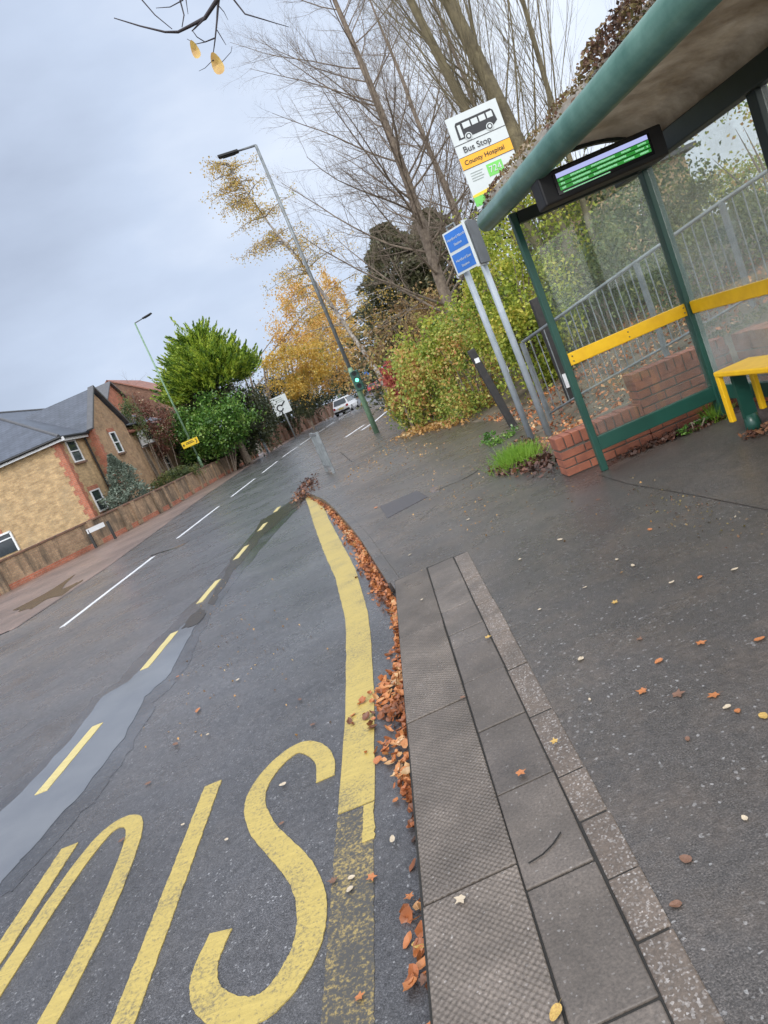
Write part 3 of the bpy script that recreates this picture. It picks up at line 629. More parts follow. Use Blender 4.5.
for px,s,k,c,lb in [((421,945),.07,'oval','yellow','large yellow and brown oval leaf in the gutter beside the kerb'),((425,980),.06,'maple','brown','brown curled leaf nearest the lower edge of the gutter'),((410,898),.05,'maple','orange','orange lobed leaf in the gutter opposite the slab joint'),((393,840),.04,'oval','pale','pale leaf in the gutter level with the end of the yellow band')]:
    leaf(px,R0+.01,s,k,c,'',lb)
f_='bus bay surface'
for px,s,k,c in [((198,711),.07,'oval','orange'),((176,745),.06,'oval','brown'),((208,735),.04,'oval','pale'),((238,680),.05,'oval','pale'),((350,890),.045,'oval','pale'),((352,878),.035,'oval','pale'),((372,878),.05,'maple','orange'),((333,882),.05,'maple','brown'),((313,725),.05,'maple','brown'),((282,824),.035,'oval','brown'),((360,998),.04,'maple','orange'),((283,785),.05,'oval','pale'),((148,784),.05,'oval','brown'),((178,677),.05,'oval','orange'),((300,700),.04,'oval','brown'),((227,840),.03,'oval','pale'),((183,825),.03,'oval','pale'),((122,841),.05,'maple','brown'),((350,720),.04,'maple','brown')]:
    leaf(px,R0+.006,s,k,c,f_)
# ------------------------------------------------------------------ bus shelter
Lv=Vector((.108,-.994,0));Uv=Vector((.994,.108,0));A0=Vector((1.43,5.67,0))
def SH(u,s,z): return A0+Uv*u+Lv*s+Vector((0,0,z))
rzS=math.atan2(Uv.y,Uv.x)
sh=empty('bus_shelter',A0,'green framed bus shelter with yellow rails and a vaulted litter covered roof','bus shelter')
def post(u,s,w_,h_,mat='green',nm='post'):
    m=MB();m.box(SH(u,s,h_/2),(w_,w_,h_),rzS);o=m.build(nm,M[mat],sh,bevel=.006);return o
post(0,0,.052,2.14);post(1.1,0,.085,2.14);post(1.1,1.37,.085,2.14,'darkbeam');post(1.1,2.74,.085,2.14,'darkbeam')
m=MB();m.box(SH(.55,0,.225),(1.05,.05,.115),rzS);m.build('bottom_rail',M['green'],sh,bevel=.005)
m=MB();m.box(SH(.55,-.0,.94),(1.05,.034,.10),rzS);r1=m.build('yellow_rail',M['yrail'],sh,bevel=.006)
for k in range(3):
    for zz in(.92,.96):
        m=MB();m.ball(SH(.06+.49*k,.02,zz-.0),.006,6,4);m.build('bolt',M['pole_dark'],r1)
m=MB();m.box(SH(.55,0,1.52),(1.03,.008,1.06),rzS);m.build('glazing_panel',M['pane'],sh)
m=MB();m.box(SH(.55,0,.585),(1.03,.008,.6),rzS);m.build('glazing_panel',M['pane'],sh)
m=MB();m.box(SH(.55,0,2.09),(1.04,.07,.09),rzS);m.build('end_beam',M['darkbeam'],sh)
for k,(s0,s1) in enumerate([(.045,1.325),(1.415,2.695)]):
    sm=(s0+s1)/2;ln=s1-s0
    m=MB();m.box(SH(1.1,sm,.94),(.034,ln,.10),rzS);m.build('yellow_rail',M['yrail'],sh,bevel=.006)
    m=MB();m.box(SH(1.1,sm,1.52),(.008,ln,1.06),rzS);m.build('glazing_panel',M['pane2'],sh)
    m=MB();m.box(SH(1.1,sm,.585),(.008,ln,.6),rzS);m.build('glazing_panel',M['pane2'],sh)
    m=MB();m.box(SH(1.1,sm,.225),(.05,ln,.115),rzS);m.build('bottom_rail',M['green'],sh,bevel=.005)
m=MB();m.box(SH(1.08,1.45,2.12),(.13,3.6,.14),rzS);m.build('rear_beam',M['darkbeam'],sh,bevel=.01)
m=MB();m.tube([SH(-.165,-.15,2.175),SH(-.165,-.13,2.175),SH(-.165,-.1,2.175),SH(-.20,4.2,2.175)],[.045,.07,.078,.09],22);m.build('front_tube',M['green_light'],sh,smooth=True)
# vaulted roof sheet
m=MB();NA=18;arc=[]
for k in range(NA+1):
    tt=math.pi*k/NA;u=.49-.67*math.cos(tt);z=2.17+.27*math.sin(tt)**.6;arc.append((u,z))
ss=[-.10+i*(4.56/12) for i in range(13)];vs=[];fs=[]
for s in ss:
    for u,z in arc:vs.append(SH(u,s,z))
nn=NA+1
for i in range(len(ss)-1):
    for k in range(NA):fs.append((i*nn+k,i*nn+k+1,(i+1)*nn+k+1,(i+1)*nn+k))
m.add(vs,fs);rf=m.build('roof',M['roofsheet'],sh,smooth=True);md=rf.modifiers.new('sol','SOLIDIFY');md.thickness=.012;md.offset=1
for s in (-.06,2.9):
    m=MB();P_=[SH(u,s,z-.022) for u,z in arc]
    for a,b in zip(P_,P_[1:]):m.bar(a,b,.045,.03)
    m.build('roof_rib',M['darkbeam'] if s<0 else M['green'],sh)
# litter and moss on the roof, thickest near the camera
N=7500;s=rng.uniform(-.09,4.1,N);tt=np.abs(rng.normal(size=N))*.5+.02+.35*(rng.random(N)<.25);tt=np.clip(tt,0,math.pi/1.6)
dn_=.5+.5*np.sin(s*9+np.sin(s*23)*1.5);keep=rng.random(N)<np.where(s>1.95,.95,.04+.5*dn_**3);s=s[keep];tt=tt[keep];n1=len(s)
u=.49-.67*np.cos(tt);z=2.17+.27*np.sin(tt)**.6+.016
hgt=np.where(s>1.9,.075,.022)*rng.random(n1);
P_=np.stack([A0.x+Uv.x*(u-hgt*.4)+Lv.x*s,A0.y+Uv.y*(u-hgt*.4)+Lv.y*s,z+hgt],1)
litter('roof_litter',P_,.026,'moss','moss and dead leaf litter lying along the shelter roof edge','moss',flat=.2)
# departure display hanging under the roof
dc=A0+Vector((.36,-1.17,2.025));dp=empty('departure_display',(1.745,4.5,2.12),'black electronic departure board with green rows hanging under the shelter roof','display')
rd=math.radians(2);
def DP(x,y,z):
    return Vector((1.745+x*math.cos(rd)-y*math.sin(rd),4.5+x*math.sin(rd)+y*math.cos(rd),2.025+z))
m=MB();m.box(DP(0,.09,0),(.80,.17,.185),rd);m.build('housing',M['black'],dp,bevel=.012)
m=MB();m.box(DP(0,-.001,0),(.62,.012,.125),rd);m.build('screen',M['screen_off'],dp)
m=MB();m.box(DP(0,-.009,.045),(.585,.004,.026),rd);m.build('header_bar',M['screen_head'],dp)
for k in range(3):
    m=MB();m.box(DP(0,-.009,.018-.025*k),(.585,.004,.019),rd);o=m.build('departure_row',M['screen_green'],dp)
    m=MB();x=-.28
    for L1 in ([.025,0,.09,.0,.15,0,.06,0,.05] if k!=1 else [.025,0,.12,0,.18,0,.0,.05,.06]):
        if L1:
            xx0=x
            while xx0<min(x+L1,.275):
                lw=random.uniform(.004,.009);m.box(DP(xx0+lw/2,-.0125,.018-.025*k+random.uniform(-.0008,.0008)),(lw,.002,random.uniform(.008,.011)),rd);xx0+=lw+.0022
        x+=L1+.022
    m.build('row_text',M['screen_text'],o)
m=MB();xx0=-.28
while xx0<.02:
    lw=random.uniform(.004,.009);m.box(DP(xx0+lw/2,-.009,-.055),(lw,.002,.006),rd);xx0+=lw+.002
m.build('footer_text',M['screen_text'],dp)
m=MB();m.box(DP(-.36,.08,.11),(.07,.08,.09),rd);m.build('clamp',M['black'],dp)
# ------------------------------------------------------------------ bench
bn=empty('perch_bench',(2.4,5.03,0),'yellow topped perch bench with green supports inside the shelter','bench')
def BN(u,s,z): return Vector((2.22,5.06,0))+Uv*u+Lv*s+Vector((0,0,z))
m=MB();m.box(BN(.14,.75,.485),(.29,1.5,.04),rzS);m.build('seat',M['yrail'],bn,bevel=.01)
for s_ in (.02,1.45):
    for u_ in (.018,.262):
        m=MB();m.box(BN(u_,s_,.295),(.036,.045,.35),rzS);m.build('leg',M['yrail'],bn,bevel=.006)
    m=MB();m.box(BN(.14,s_+.02,.29),(.10,.03,.36),rzS);m.build('leg_plate',M['green'],bn)
    m=MB();m.tube([BN(.14,s_+.02,0),BN(.14,s_+.02,.06),BN(.14,s_+.02,.13)],[.055,.055,.045],12);m.build('foot',M['green'],bn,smooth=True)
m=MB();m.box(BN(.2,.85,.2),(.04,1.2,.15),rzS);m.build('lower_panel',M['green'],bn,bevel=.008)
# ------------------------------------------------------------------ brick planter built of single bricks
def brickwall(th,name,label,p0,d,length,height,thick,steps):
    """courses of real bricks; steps: list of (from,to,height) along the wall; the top course stands on edge"""
    o=th;nrm=Vector((-d.y,d.x,0));core=MB();bk=MB();rz=math.atan2(d.y,d.x)
    for a,b,h in steps:
        core.box(p0+d*(a+b)/2+nrm*thick/2+Vector((0,0,(h-.012)/2)),(b-a-.02,thick-.02,h-.012),rz)
        rowsN=round((h-.11)/.075)
        for r in range(rowsN):
            x=a-(.11 if r%2 else 0)
            while x<b-.01:
                x0=max(x,a);x1=min(x+.215,b)
                if x1-x0>.03:
                    j=random.uniform(-.003,.003);bk.box(p0+d*(x0+x1)/2+nrm*(thick/2+j)+Vector((0,0,.0375+r*.075)),(x1-x0-.0,thick,.064),rz)
                x+=.225
        x=a
        while x<b-.03:
            x1=min(x+.065,b);j=random.uniform(-.003,.004);bk.box(p0+d*(x+x1)/2+nrm*(thick/2+j)+Vector((0,0,h-.053+j)),(x1-x,thick+.004,.105),rz);x+=.075
    c=core.build('mortar_core',M['mortar'],o);b_=bk.build('brick_courses',M['brick_unit'],o,bevel=.004);return b_
pw=empty('brick_planter_wall',(1.19,5.95,0),'low stepped red brick planter wall beside the shelter end panel','wall')
brickwall(pw,'','',Vector((1.19,5.93,0)),Vector((.999,.03,0)).normalized(),1.6,.6,.215,[(0,.78,.345),(.785,1.62,.60)])
brickwall(pw,'','',Vector((2.82,5.93,0)),Vector((.108,-.994,0)),3,.6,.215,[(.02,1.1,.60),(1.105,3.4,.86)])
m=MB();m.box((1.98,6.03,.47),(.1,.2,.24));
# raised bed behind: height field
EB=[(1.25,6.1),(1.35,8.0),(1.55,9.2),(1.72,11),(1.1,14.5),(.35,17.2),(.2,20),(.5,26),(.9,34),(1.6,42),(2.6,50),(4,60),(8,90),(14,140)]
def bank(x,y):
    xb=lerp_poly(EB,y);t_=x-xb
    z=.31*max(0,x-2.15) if y<14 else .22*t_
    if y<8.2:
        k=max(0,min(1,(8.2-y)/1.6));z=max(z,.28*k)
    z*=min(1,t_/.35+ (.9 if y<6.8 else 0));z=min(z,1.3+.05*t_)
    return z+.012*math.sin(7*x+3*y)+.012
def grid(name,xs_off,ys_,mat):
    vs=[];fs=[]
    for y in ys_:
        xb=lerp_poly(EB,y)
        for t_ in xs_off:vs.append((xb+t_,y,bank(xb+t_,y)-(0.02 if t_==0 else 0)))
    k=len(xs_off)
    for i in range(len(ys_)-1):
        for j in range(k-1):fs.append((i*k+j,i*k+j+1,(i+1)*k+j+1,(i+1)*k+j))
    m=MB();m.add(vs,fs);o=m.build(name,mat,smooth=True);o['kind']='structure'
grid('bank',[0,.12,.3,.6,1,1.4,1.8,2.4,3,4,6,9,14,30,80],[6.12,6.4,6.8,7.2,7.6,8,8.4,9,9.6,10.4,11.2,12.5,14,16,18,20,24,30,38,48,60,90,140],simple('bank_soil',(.16,.125,.085),.9,c2=(.06,.05,.03),vs=2.5,bs=25,bump=.7,bd=.02))
m=MB();vs=[];
for y in (5.93,4,2,0,-3):
    for x,z in ((3.02,.5),(4,.62),(6,1.0),(14,1.5),(40,1.8)):vs.append((x+(5.93-y)*.108,y+.2,z))
m.add(vs,[(i*5+j,i*5+j+1,(i+1)*5+j+1,(i+1)*5+j) for i in range(4) for j in range(4)]);m.build('bank_near',simple('bank_soil_near',(.14,.11,.075),.9,c2=(.06,.05,.03),vs=2.5))['kind']='structure'
def ontobank(A):
    for p in A:p[2]+=bank(p[0],p[1])
    return A
A=np.stack([rng.uniform(1.3,5.2,3600),rng.uniform(7.4,13,3600),rng.random(3600)*.03],1);A=A[A[:,0]>np.array([lerp_poly(EB,v) for v in A[:,1]])+.02]
litter('bank_leaves',ontobank(A),.06,'litter','autumn leaves lying over the bank behind the railings',flat=1.5)
# ------------------------------------------------------------------ railings
fl=[(1.94,9.45,-.02),(2.42,9.2,.10),(3.19,8.25,.34),(3.94,7.6,.55),(5.0,6.75,.8),(6.4,5.7,1.1)]
fe=empty('metal_railings',(1.94,9.45,0),'grey metal railings with upright bars climbing the bank behind the shelter','fence')
fl=[Vector(p) for p in fl];HF=1.13
segs=list(zip(fl,fl[1:]))
m=MB();m.tube([p+Vector((0,0,HF)) for p in fl],.022,8);m.build('top_rail',M['galv'],fe,smooth=True)
m=MB();m.tube([p+Vector((0,0,.12)) for p in fl],.015,8);m.build('bottom_rail',M['galv'],fe,smooth=True)
for p in fl:
    if p in (fl[1],):continue
    m=MB();m.box(p+Vector((0,0,(HF-.1)/2)),(.05,.05,HF+.1),.6);m.build('post',M['galv'],fe)
tot=0
for a,b in segs:
    k=max(1,round((b-a).to_2d().length/.105))
    for i in range(1,k):
        p=a.lerp(b,i/k);m=MB();m.tube([p+Vector((0,0,.12)),p+Vector((0,0,HF))],.008,5);m.build('bar',M['galv'],fe)
# ------------------------------------------------------------------ text helper
def text(s,size,mat,origin,right,up,parent,name,depth=.001,align='CENTER'):
    cu=bpy.data.curves.new('txt','FONT');cu.body=s;cu.size=size;cu.extrude=depth;cu.align_x=align;cu.align_y='CENTER'
    to=bpy.data.objects.new('txt',cu);COL.objects.link(to);dg=bpy.context.evaluated_depsgraph_get();me=bpy.data.meshes.new_from_object(to.evaluated_get(dg))
    bpy.data.objects.remove(to);r=Vector(right).normalized();u_=Vector(up).normalized();nn_=r.cross(u_)
    Mx=Matrix((r,u_,nn_)).transposed().to_4x4();Mx.translation=Vector(origin)-wloc(parent);me.transform(Mx)
    me.materials.clear();me.name=name;return link(name,me,mat,parent)
# ------------------------------------------------------------------ bus stop flag standing on the roof corner
FY=6.12
tl=D(443,120,FY);tr=D(497,98,FY);bl=D(478,207,FY)
fx0=(tl.x+bl.x)/2;fw=.44;zt=(tl.z+tr.z)/2;zb=bl.z-.02;fh=zt-zb
fr=Vector((math.cos(math.radians(1)),math.sin(math.radians(1)),0));fu=Vector((0,0,1));fo=Vector((fx0,FY,zb))
fg=empty('bus_stop_flag',(fx0+.1,FY,zb-.12),'white and orange bus stop flag with a black bus picture at the shelter roof corner','sign')
def FP(a,b,o=0): return fo+fr*(a*fw)+fu*(b*fh)+Vector((fr.y,-fr.x,0))*o   # o: toward the viewer
def panel(par,name,mat,a0,b0,a1,b1,o,th=.003):
    m=MB();m.extr([FP(a0,b0,o),FP(a1,b0,o),FP(a1,b1,o),FP(a0,b1,o)],Vector((-fr.y,fr.x,0))*th);return m.build(name,M[mat],par)
plate=panel(fg,'plate','signwhite',0,0,1,1,.004,.012)
panel(plate,'orange_band','signorange',0,.44,1,.565,.006)
panel(plate,'rule_line','ink',0,.698,1,.705,.006);panel(plate,'rule_line','ink',0,.565,1,.571,.0065);panel(plate,'rule_line','ink',0,.434,1,.44,.0065)
panel(plate,'route_box','signgreen',.42,.27,.72,.40,.006)
panel(plate,'green_footer','signgreen',0,.03,1,.13,.006);
m=MB();pl=[];
for k in range(13):pl.append(FP(k/12,.155+.02*math.sin(k/12*3.1),.006))
m.extr([FP(0,.132,.006)]+pl+[FP(1,.132,.006)],Vector((0,.002,0)));m.build('yellow_swoosh',M['signyellow'],plate)
text('Bus Stop',.068,M['ink'],FP(.40,.632,.008),fr,fu,plate,'lettering')
text('County Hospital',.052,M['ink'],FP(.46,.502,.009),fr,fu,plate,'lettering')
text('724',.072,M['signwhite'],FP(.57,.335,.009),fr,fu,plate,'route_number')
m=MB()
for k in range(4):m.extr([FP(.10,.375-.028*k,.006),FP(.34-.03*(k%2),.375-.028*k,.006),FP(.34-.03*(k%2),.384-.028*k,.006),FP(.10,.384-.028*k,.006)],Vector((0,.002,0)))
m.extr([FP(.3,.06,.009),FP(.62,.06,.009),FP(.62,.08,.009),FP(.3,.08,.009)],Vector((0,.002,0)))
m.build('small_print',M['greytext'],plate)
m=MB();bus=[(.12,.745),(.13,.90),(.16,.925),(.84,.925),(.88,.90),(.90,.79),(.84,.765),(.78,.745)]
m.extr([FP(a,b,.006) for a,b in bus],Vector((0,.002,0)));bp=m.build('bus_symbol',M['ink'],plate)
m=MB()
for a0,a1 in ((.27,.41),(.44,.56),(.59,.71),(.74,.85)):m.extr([FP(a0,.84,.008),FP(a1,.84,.008),FP(a1,.90,.008),FP(a0,.90,.008)],Vector((0,.002,0)))
m.extr([FP(.165,.76,.008),FP(.225,.76,.008),FP(.225,.895,.008),FP(.165,.895,.008)],Vector((0,.002,0)));m.build('bus_windows',M['signwhite'],bp)
def disc(m,c,r,o,nv=18): m.extr([FP(c[0],c[1],o)+fr*r*math.cos(6.2832*i/nv)+fu*r*math.sin(6.2832*i/nv) for i in range(nv)],Vector((0,.002,0)))
m=MB();disc(m,(.31,.75),.030,.009);disc(m,(.73,.755),.030,.009);m.build('wheel_rings',M['signwhite'],bp)
m=MB();disc(m,(.31,.75),.022,.0115);disc(m,(.73,.755),.022,.0115);m.build('wheels',M['ink'],bp)
m=MB();disc(m,(.31,.75),.013,.0135);disc(m,(.73,.755),.013,.0135);m.build('wheel_hubs',M['signwhite'],bp)
m=MB();m.box(FP(.2,0,-.02)+Vector((0,0,-.02)),(.09,.03,.16));m.bar(FP(.2,0,-.02)+Vector((0,0,-.08)),SH(-.02,-.2,2.22),.05,.05);m.build('bracket',M['green'],fg)
# ------------------------------------------------------------------ twin grey posts with blue direction signs
def pole(name,base,label,cat,h,r,mat,group=None):
    return
p1=G(532,440);p2=G(550,437)
s1=empty('direction_sign',p1,'blue two panel direction sign on the left grey post','sign')
m=MB();m.tube([p1,p1+Vector((-.02,0,2.55))],.038,14);m.build('post',M['polegrey'],s1,smooth=True)
TL,TR,BR,BL=D(448,240,p1.y-.06),D(468,222,p1.y-.28),D(487,262,p1.y-.28),D(465,280,p1.y-.06)
# upright plate turned towards the road
sa=Vector((TL.x-.01,TL.y,0));w3=.34;ang=math.radians(-46);sr=Vector((math.cos(ang),math.sin(ang),0));sb=(BL.z+D(487,262,p1.y-.2).z)/2-.02;hs=.50
c0=Vector(((D(456,262,p1.y).x),p1.y-.02,0));c0=Vector((p1.x-.09,p1.y+.03,sb+.06))
nv_=Vector((sr.y,-sr.x,0))
def SP(a,b,o=0):return c0+sr*(a*w3)+Vector((0,0,b*hs))+nv_*o
def sp_panel(par,name,mat,a0,b0,a1,b1,o,th=.003):
    m=MB();m.extr([SP(a0,b0,o),SP(a1,b0,o),SP(a1,b1,o),SP(a0,b1,o)],-nv_*th);return m.build(name,mat,par)
pl1=sp_panel(s1,'plate',M['signwhite'],0,0,1,1,.05,.012)
sp_panel(pl1,'blue_panel',M['signblue'],.06,.54,.94,.96,.053);sp_panel(pl1,'blue_panel',M['signblue'],.06,.05,.94,.47,.053)
for zt_,a,b in ((.80,'Hertford North',.044),(.66,'Station',.044),(.30,'Hertford East',.044),(.16,'Station',.044)):
    text(a,.042,M['signwhite'],SP(.5,zt_,.055),sr,(0,0,1),pl1,'lettering')
m=MB();m.tube([SP(.25,1.0,.04),SP(.25,1.09,.04),SP(.6,1.09,.04),SP(.6,1.0,.04)],.012,8);m.build('bracket',M['galv'],s1)
s2=empty('parking_sign_post',p2,'right grey post carrying a grey sign box turned away','sign')
m=MB();m.tube([p2,p2+Vector((-.02,0,2.62))],.038,14);m.build('post',M['polegrey'],s2,smooth=True)
m=MB();q=p2+Vector((-.03,-.06,2.36));m.box(q,(.03,.30,.52),math.radians(-30));m.build('plate',M['signwhite'],s2)
m=MB();m.box(q+Vector((.035,-.02,0)),(.03,.26,.48),math.radians(-30));m.build('back_box',M['pole_dark'],s2)
# short dark posts
def stake(px,label,h,w_,mat,lean=(0,0),name='timber_post',cat='post',notice=False):
    b=G(*px);o=empty(name,b,label,cat)
    m=MB();m.bar(b-Vector((0,0,.1)),b+Vector((lean[0],lean[1],h)),w_,w_,up=(0,1,0));m.build('shaft',M[mat],o,bevel=.012)
    if notice:
        m=MB();m.box(b+Vector((lean[0]*.3-.01,-w_/2-.006,h*notice)),(.07,.006,.12));m.build('notice',M['white'],o)
    else:
        m=MB();m.box(b+Vector((lean[0]*.86,lean[1]-w_/2-.004,h*.86)),(.07,.008,.07));m.build('reflector',M['white'],o)
    return o
stake((514,425),'black timber post with a white reflector by the hedge and sign posts',1.28,.11,'timber',(-.2,0))
stake((531,438),'thin grey steel post rising just behind the blue direction sign',1.05,.05,'pole_dark',(-.0,0),'steel_post')
b=D(572,397,9.9);o=empty('timber_post',b,'black timber post behind the railings with a white notice tied low','post')
m=MB();m.bar(b-Vector((0,0,.4)),b+Vector((-.03,0,1.45)),.12,.12,up=(0,1,0));m.build('shaft',M['timber'],o,bevel=.01)
m=MB();m.box(b+Vector((0,-.075,.25)),(.09,.01,.2));m.build('notice',M['white'],o)
# ------------------------------------------------------------------ street lamps
def lamp(base,h,arm,label,signpx=None,r=(.085,.05),mats=('galvg','galv'),split=2.0):
    o=empty('street_lamp',base,label,'street lamp','street lamps')
    m=MB();m.tube([base,base+Vector((0,0,split)),base+Vector((0,0,split+.12))],[r[0],r[0],r[1]+.01],14);m.build('column_base',M[mats[0]],o,smooth=True)
    m=MB();m.tube([base+Vector((0,0,split)),base+Vector((0,0,h))],[r[1]+.008,r[1]-.008],12);m.build('column',M[mats[1]],o,smooth=True)
    t_=base+Vector((0,0,h));a=Vector(arm);m=MB();m.tube([t_+Vector((0,0,-.1)),t_+Vector((0,0,.0)),t_+a*.5],[.04,.035,.028],8);m.build('bracket_arm',M['pole_dark'],o,smooth=True)
    d=a.normalized();m=MB();c=t_+a*.75
    M3=Matrix((d,d.cross(Vector((0,0,1))).normalized(),Vector((0,0,1)))).transposed()
    m.box(c,(a.length*.55,.2,.07),M=M3);m.box(c-Vector((0,0,.045)),(a.length*.35,.15,.03),M=M3);m.build('lantern',M['black'],o,bevel=.02)
    return o
lb=G(377,433);top=D(252,147,lb.y);hd=D(215,158,lb.y)
lamp(lb,top.z,(hd.x-top.x,0,.12),'tall street lamp with a green lower column on the near footway')
b2=G(208,480,-.05);b2=Vector((-11.1,39.5,-.05));
t2=D(135,322,39.5);h2=D(153,316,39.5);b2=Vector(((D(208,480,39.5).x+t2.x)/2,39.5,-.05))
l2=lamp(b2,t2.z,(h2.x-t2.x,0,.12),'pale street lamp carrying a yellow sign beside the boundary wall',r=(.08,.05),mats=('galvg','galvg'),split=1.5)
def yellow_sign(c,w_,h_,label,rz=0):
    o=empty('yellow_diversion_sign',c,label,'sign','yellow signs on lamp columns')
    m=MB();m.box(c,(w_,.02,h_),rz);m.build('plate',M['signyellow'],o)
    m=MB();m.box(c+Vector((0,-.014,0)),(w_*.5,.004,h_*.12),rz);m.box(c+Vector((-w_*.02,-.014,h_*.22)),(w_*.42,.004,h_*.1),rz);m.box(c+Vector((-.4*w_,-.014,0)),(w_*.08,.004,h_*.3),rz)
    for k in range(5):
        a=-1.2+k*.6;m.box(c+Vector((w_*.33+.12*w_*math.cos(a)*.6,-.014,.3*h_*math.sin(a))),(w_*.05,.004,h_*.16),rz)
    m.build('lettering',M['ink'],o)
yc=D(190,443,39.4);yellow_sign(Vector((b2.x-.02,39.38,yc.z)),.98,.36,'yellow arrow sign strapped to the lamp beside the boundary wall')
b3=D(342,404,84);b3.z=-.05;t3=D(322,362,84);lamp(b3,8.,(.9,0,.1),'distant street lamp with a small yellow sign past the white car',r=(.1,.08),mats=('galvg','galvg'))
yellow_sign(Vector((b3.x,83.8,D(335,387,84).z+.3)),1.2,.6,'small distant yellow sign on the lamp beyond the white car')
# concrete stub pole near wall
b4=G(268,452,-.05);b4=Vector((D(268,452,46).x,46,-.05));o=empty('grey_pole',b4,'leaning pale concrete pole at the far end of the boundary wall','pole')
m=MB();m.tube([b4,b4+Vector((-.1,0,2.3))],[.09,.07],10);m.build('shaft',M['polegrey'],o,smooth=True);m=MB();m.ball(b4+Vector((-.1,0,2.33)),.09);m.build('cap',M['polegrey'],o)
# ------------------------------------------------------------------ roundabout sign
YS=56;cS=D(281,405,YS);bS=Vector((D(289,430,YS).x,YS,-.05));o=empty('roundabout_sign',bS,'white roundabout direction sign with black symbol on a pole by the far kerb','sign')
m=MB();m.tube([Vector((cS.x,YS,-.05)),Vector((cS.x,YS,cS.z+.6))],.06,10);m.build('post',M['galv'],o,smooth=True)
m=MB();m.box((cS.x,YS-.08,cS.z),(1.3,.03,1.45));pl=m.build('plate',M['signwhite'],o)
m=MB();c=Vector((cS.x-.15,YS-.11,cS.z-.2))
for k in range(14):
    a0=math.radians(20+k*23);a1=a0+math.radians(23);m.bar(c+Vector((.24*math.cos(a0),0,.24*math.sin(a0))),c+Vector((.24*math.cos(a1),0,.24*math.sin(a1))),.01,.09,up=(math.cos(a0),0,math.sin(a0)))
m.box(c+Vector((.02,0,-.4)),(.1,.01,.3));m.bar(c+Vector((.2,0,.14)),c+Vector((.55,0,.4)),.01,.1,up=(-.5,0,.8));m.build('roundabout_symbol',M['ink'],pl)
m=MB()
for k in range(3):m.box((cS.x+.1*(k-1),YS-.105,cS.z+.55-.14*k),(.7-.1*k,.006,.05))
m.build('lettering',M['greytext'],pl)
# ------------------------------------------------------------------ guard rail
b=G(333,474);o=empty('pedestrian_barrier',b,'short galvanised pedestrian barrier standing at the kerb edge','barrier')
q0=Vector((-1.60,14.75,0));q1=Vector((-1.84,15.75,0));
for q in (q0,q1):
    m=MB();m.box(q+Vector((0,0,.45)),(.06,.06,.98));m.build('post',M['galv'],o)
dq=q1-q0
for z in (.90,.15):
    m=MB();m.bar(q0+Vector((0,0,z)),q1+Vector((0,0,z)),.05,.05);m.build('rail',M['galv'],o)
for k in range(1,9):
    m=MB();p=q0+dq*k/9;m.bar(p+Vector((0,0,.15)),p+Vector((0,0,.9)),.026,.026,up=(0,1,0));m.build('bar',M['galv'],o)
# ------------------------------------------------------------------ traffic signal and blue sign
b=D(357,380,lb.y-.25);bz=Vector((lb.x,lb.y-.12,b.z-.3));o=empty('traffic_signal',bz,'small green glowing signal box strapped to the tall street lamp column','traffic light')
m=MB();m.box((b.x,b.y+.08,b.z-.05),(.1,.16,.06));m.build('clamp',M['pole_dark'],o)
m=MB();m.box((b.x,b.y,b.z-.02),(.26,.12,.62));hh=m.build('signal_head',M['green'],o,bevel=.03)
for k in range(3):
    m=MB();c=Vector((b.x,b.y-.065,b.z+.19-.19*k));m.tube([c,c+Vector((0,-.02,0))],[.055,.05],14);m.build('lens',M['green_lamp'] if k==1 else M['black'],hh)
    m=MB();
    for j in range(7):
        a=math.pi*j/7;m.bar(c+Vector((.085*math.cos(a),-.04,.085*math.sin(a))),c+Vector((.085*math.cos(a+.45),-.04,.085*math.sin(a+.45))),.08,.008,up=(math.cos(a),0,math.sin(a)))
    m.build('hood',M['black'],hh)
c=D(366,375,62);o=empty('blue_round_sign',Vector((c.x,62,0)),'small blue round sign on a pole beyond the traffic signal','sign')
m=MB();m.tube([(c.x,62,0),(c.x,62,c.z+.3)],.045,8);m.build('post',M['pole_dark'],o)
m=MB();m.tube([(c.x,61.95,c.z),(c.x,61.92,c.z)],.28,20);m.build('disc',M['signblue'],o)
m=MB();m.bar((c.x-.12,61.91,c.z+.12),(c.x+.1,61.91,c.z-.1),.01,.07,up=(0,1,0));m.build('arrow',M['signwhite'],o)
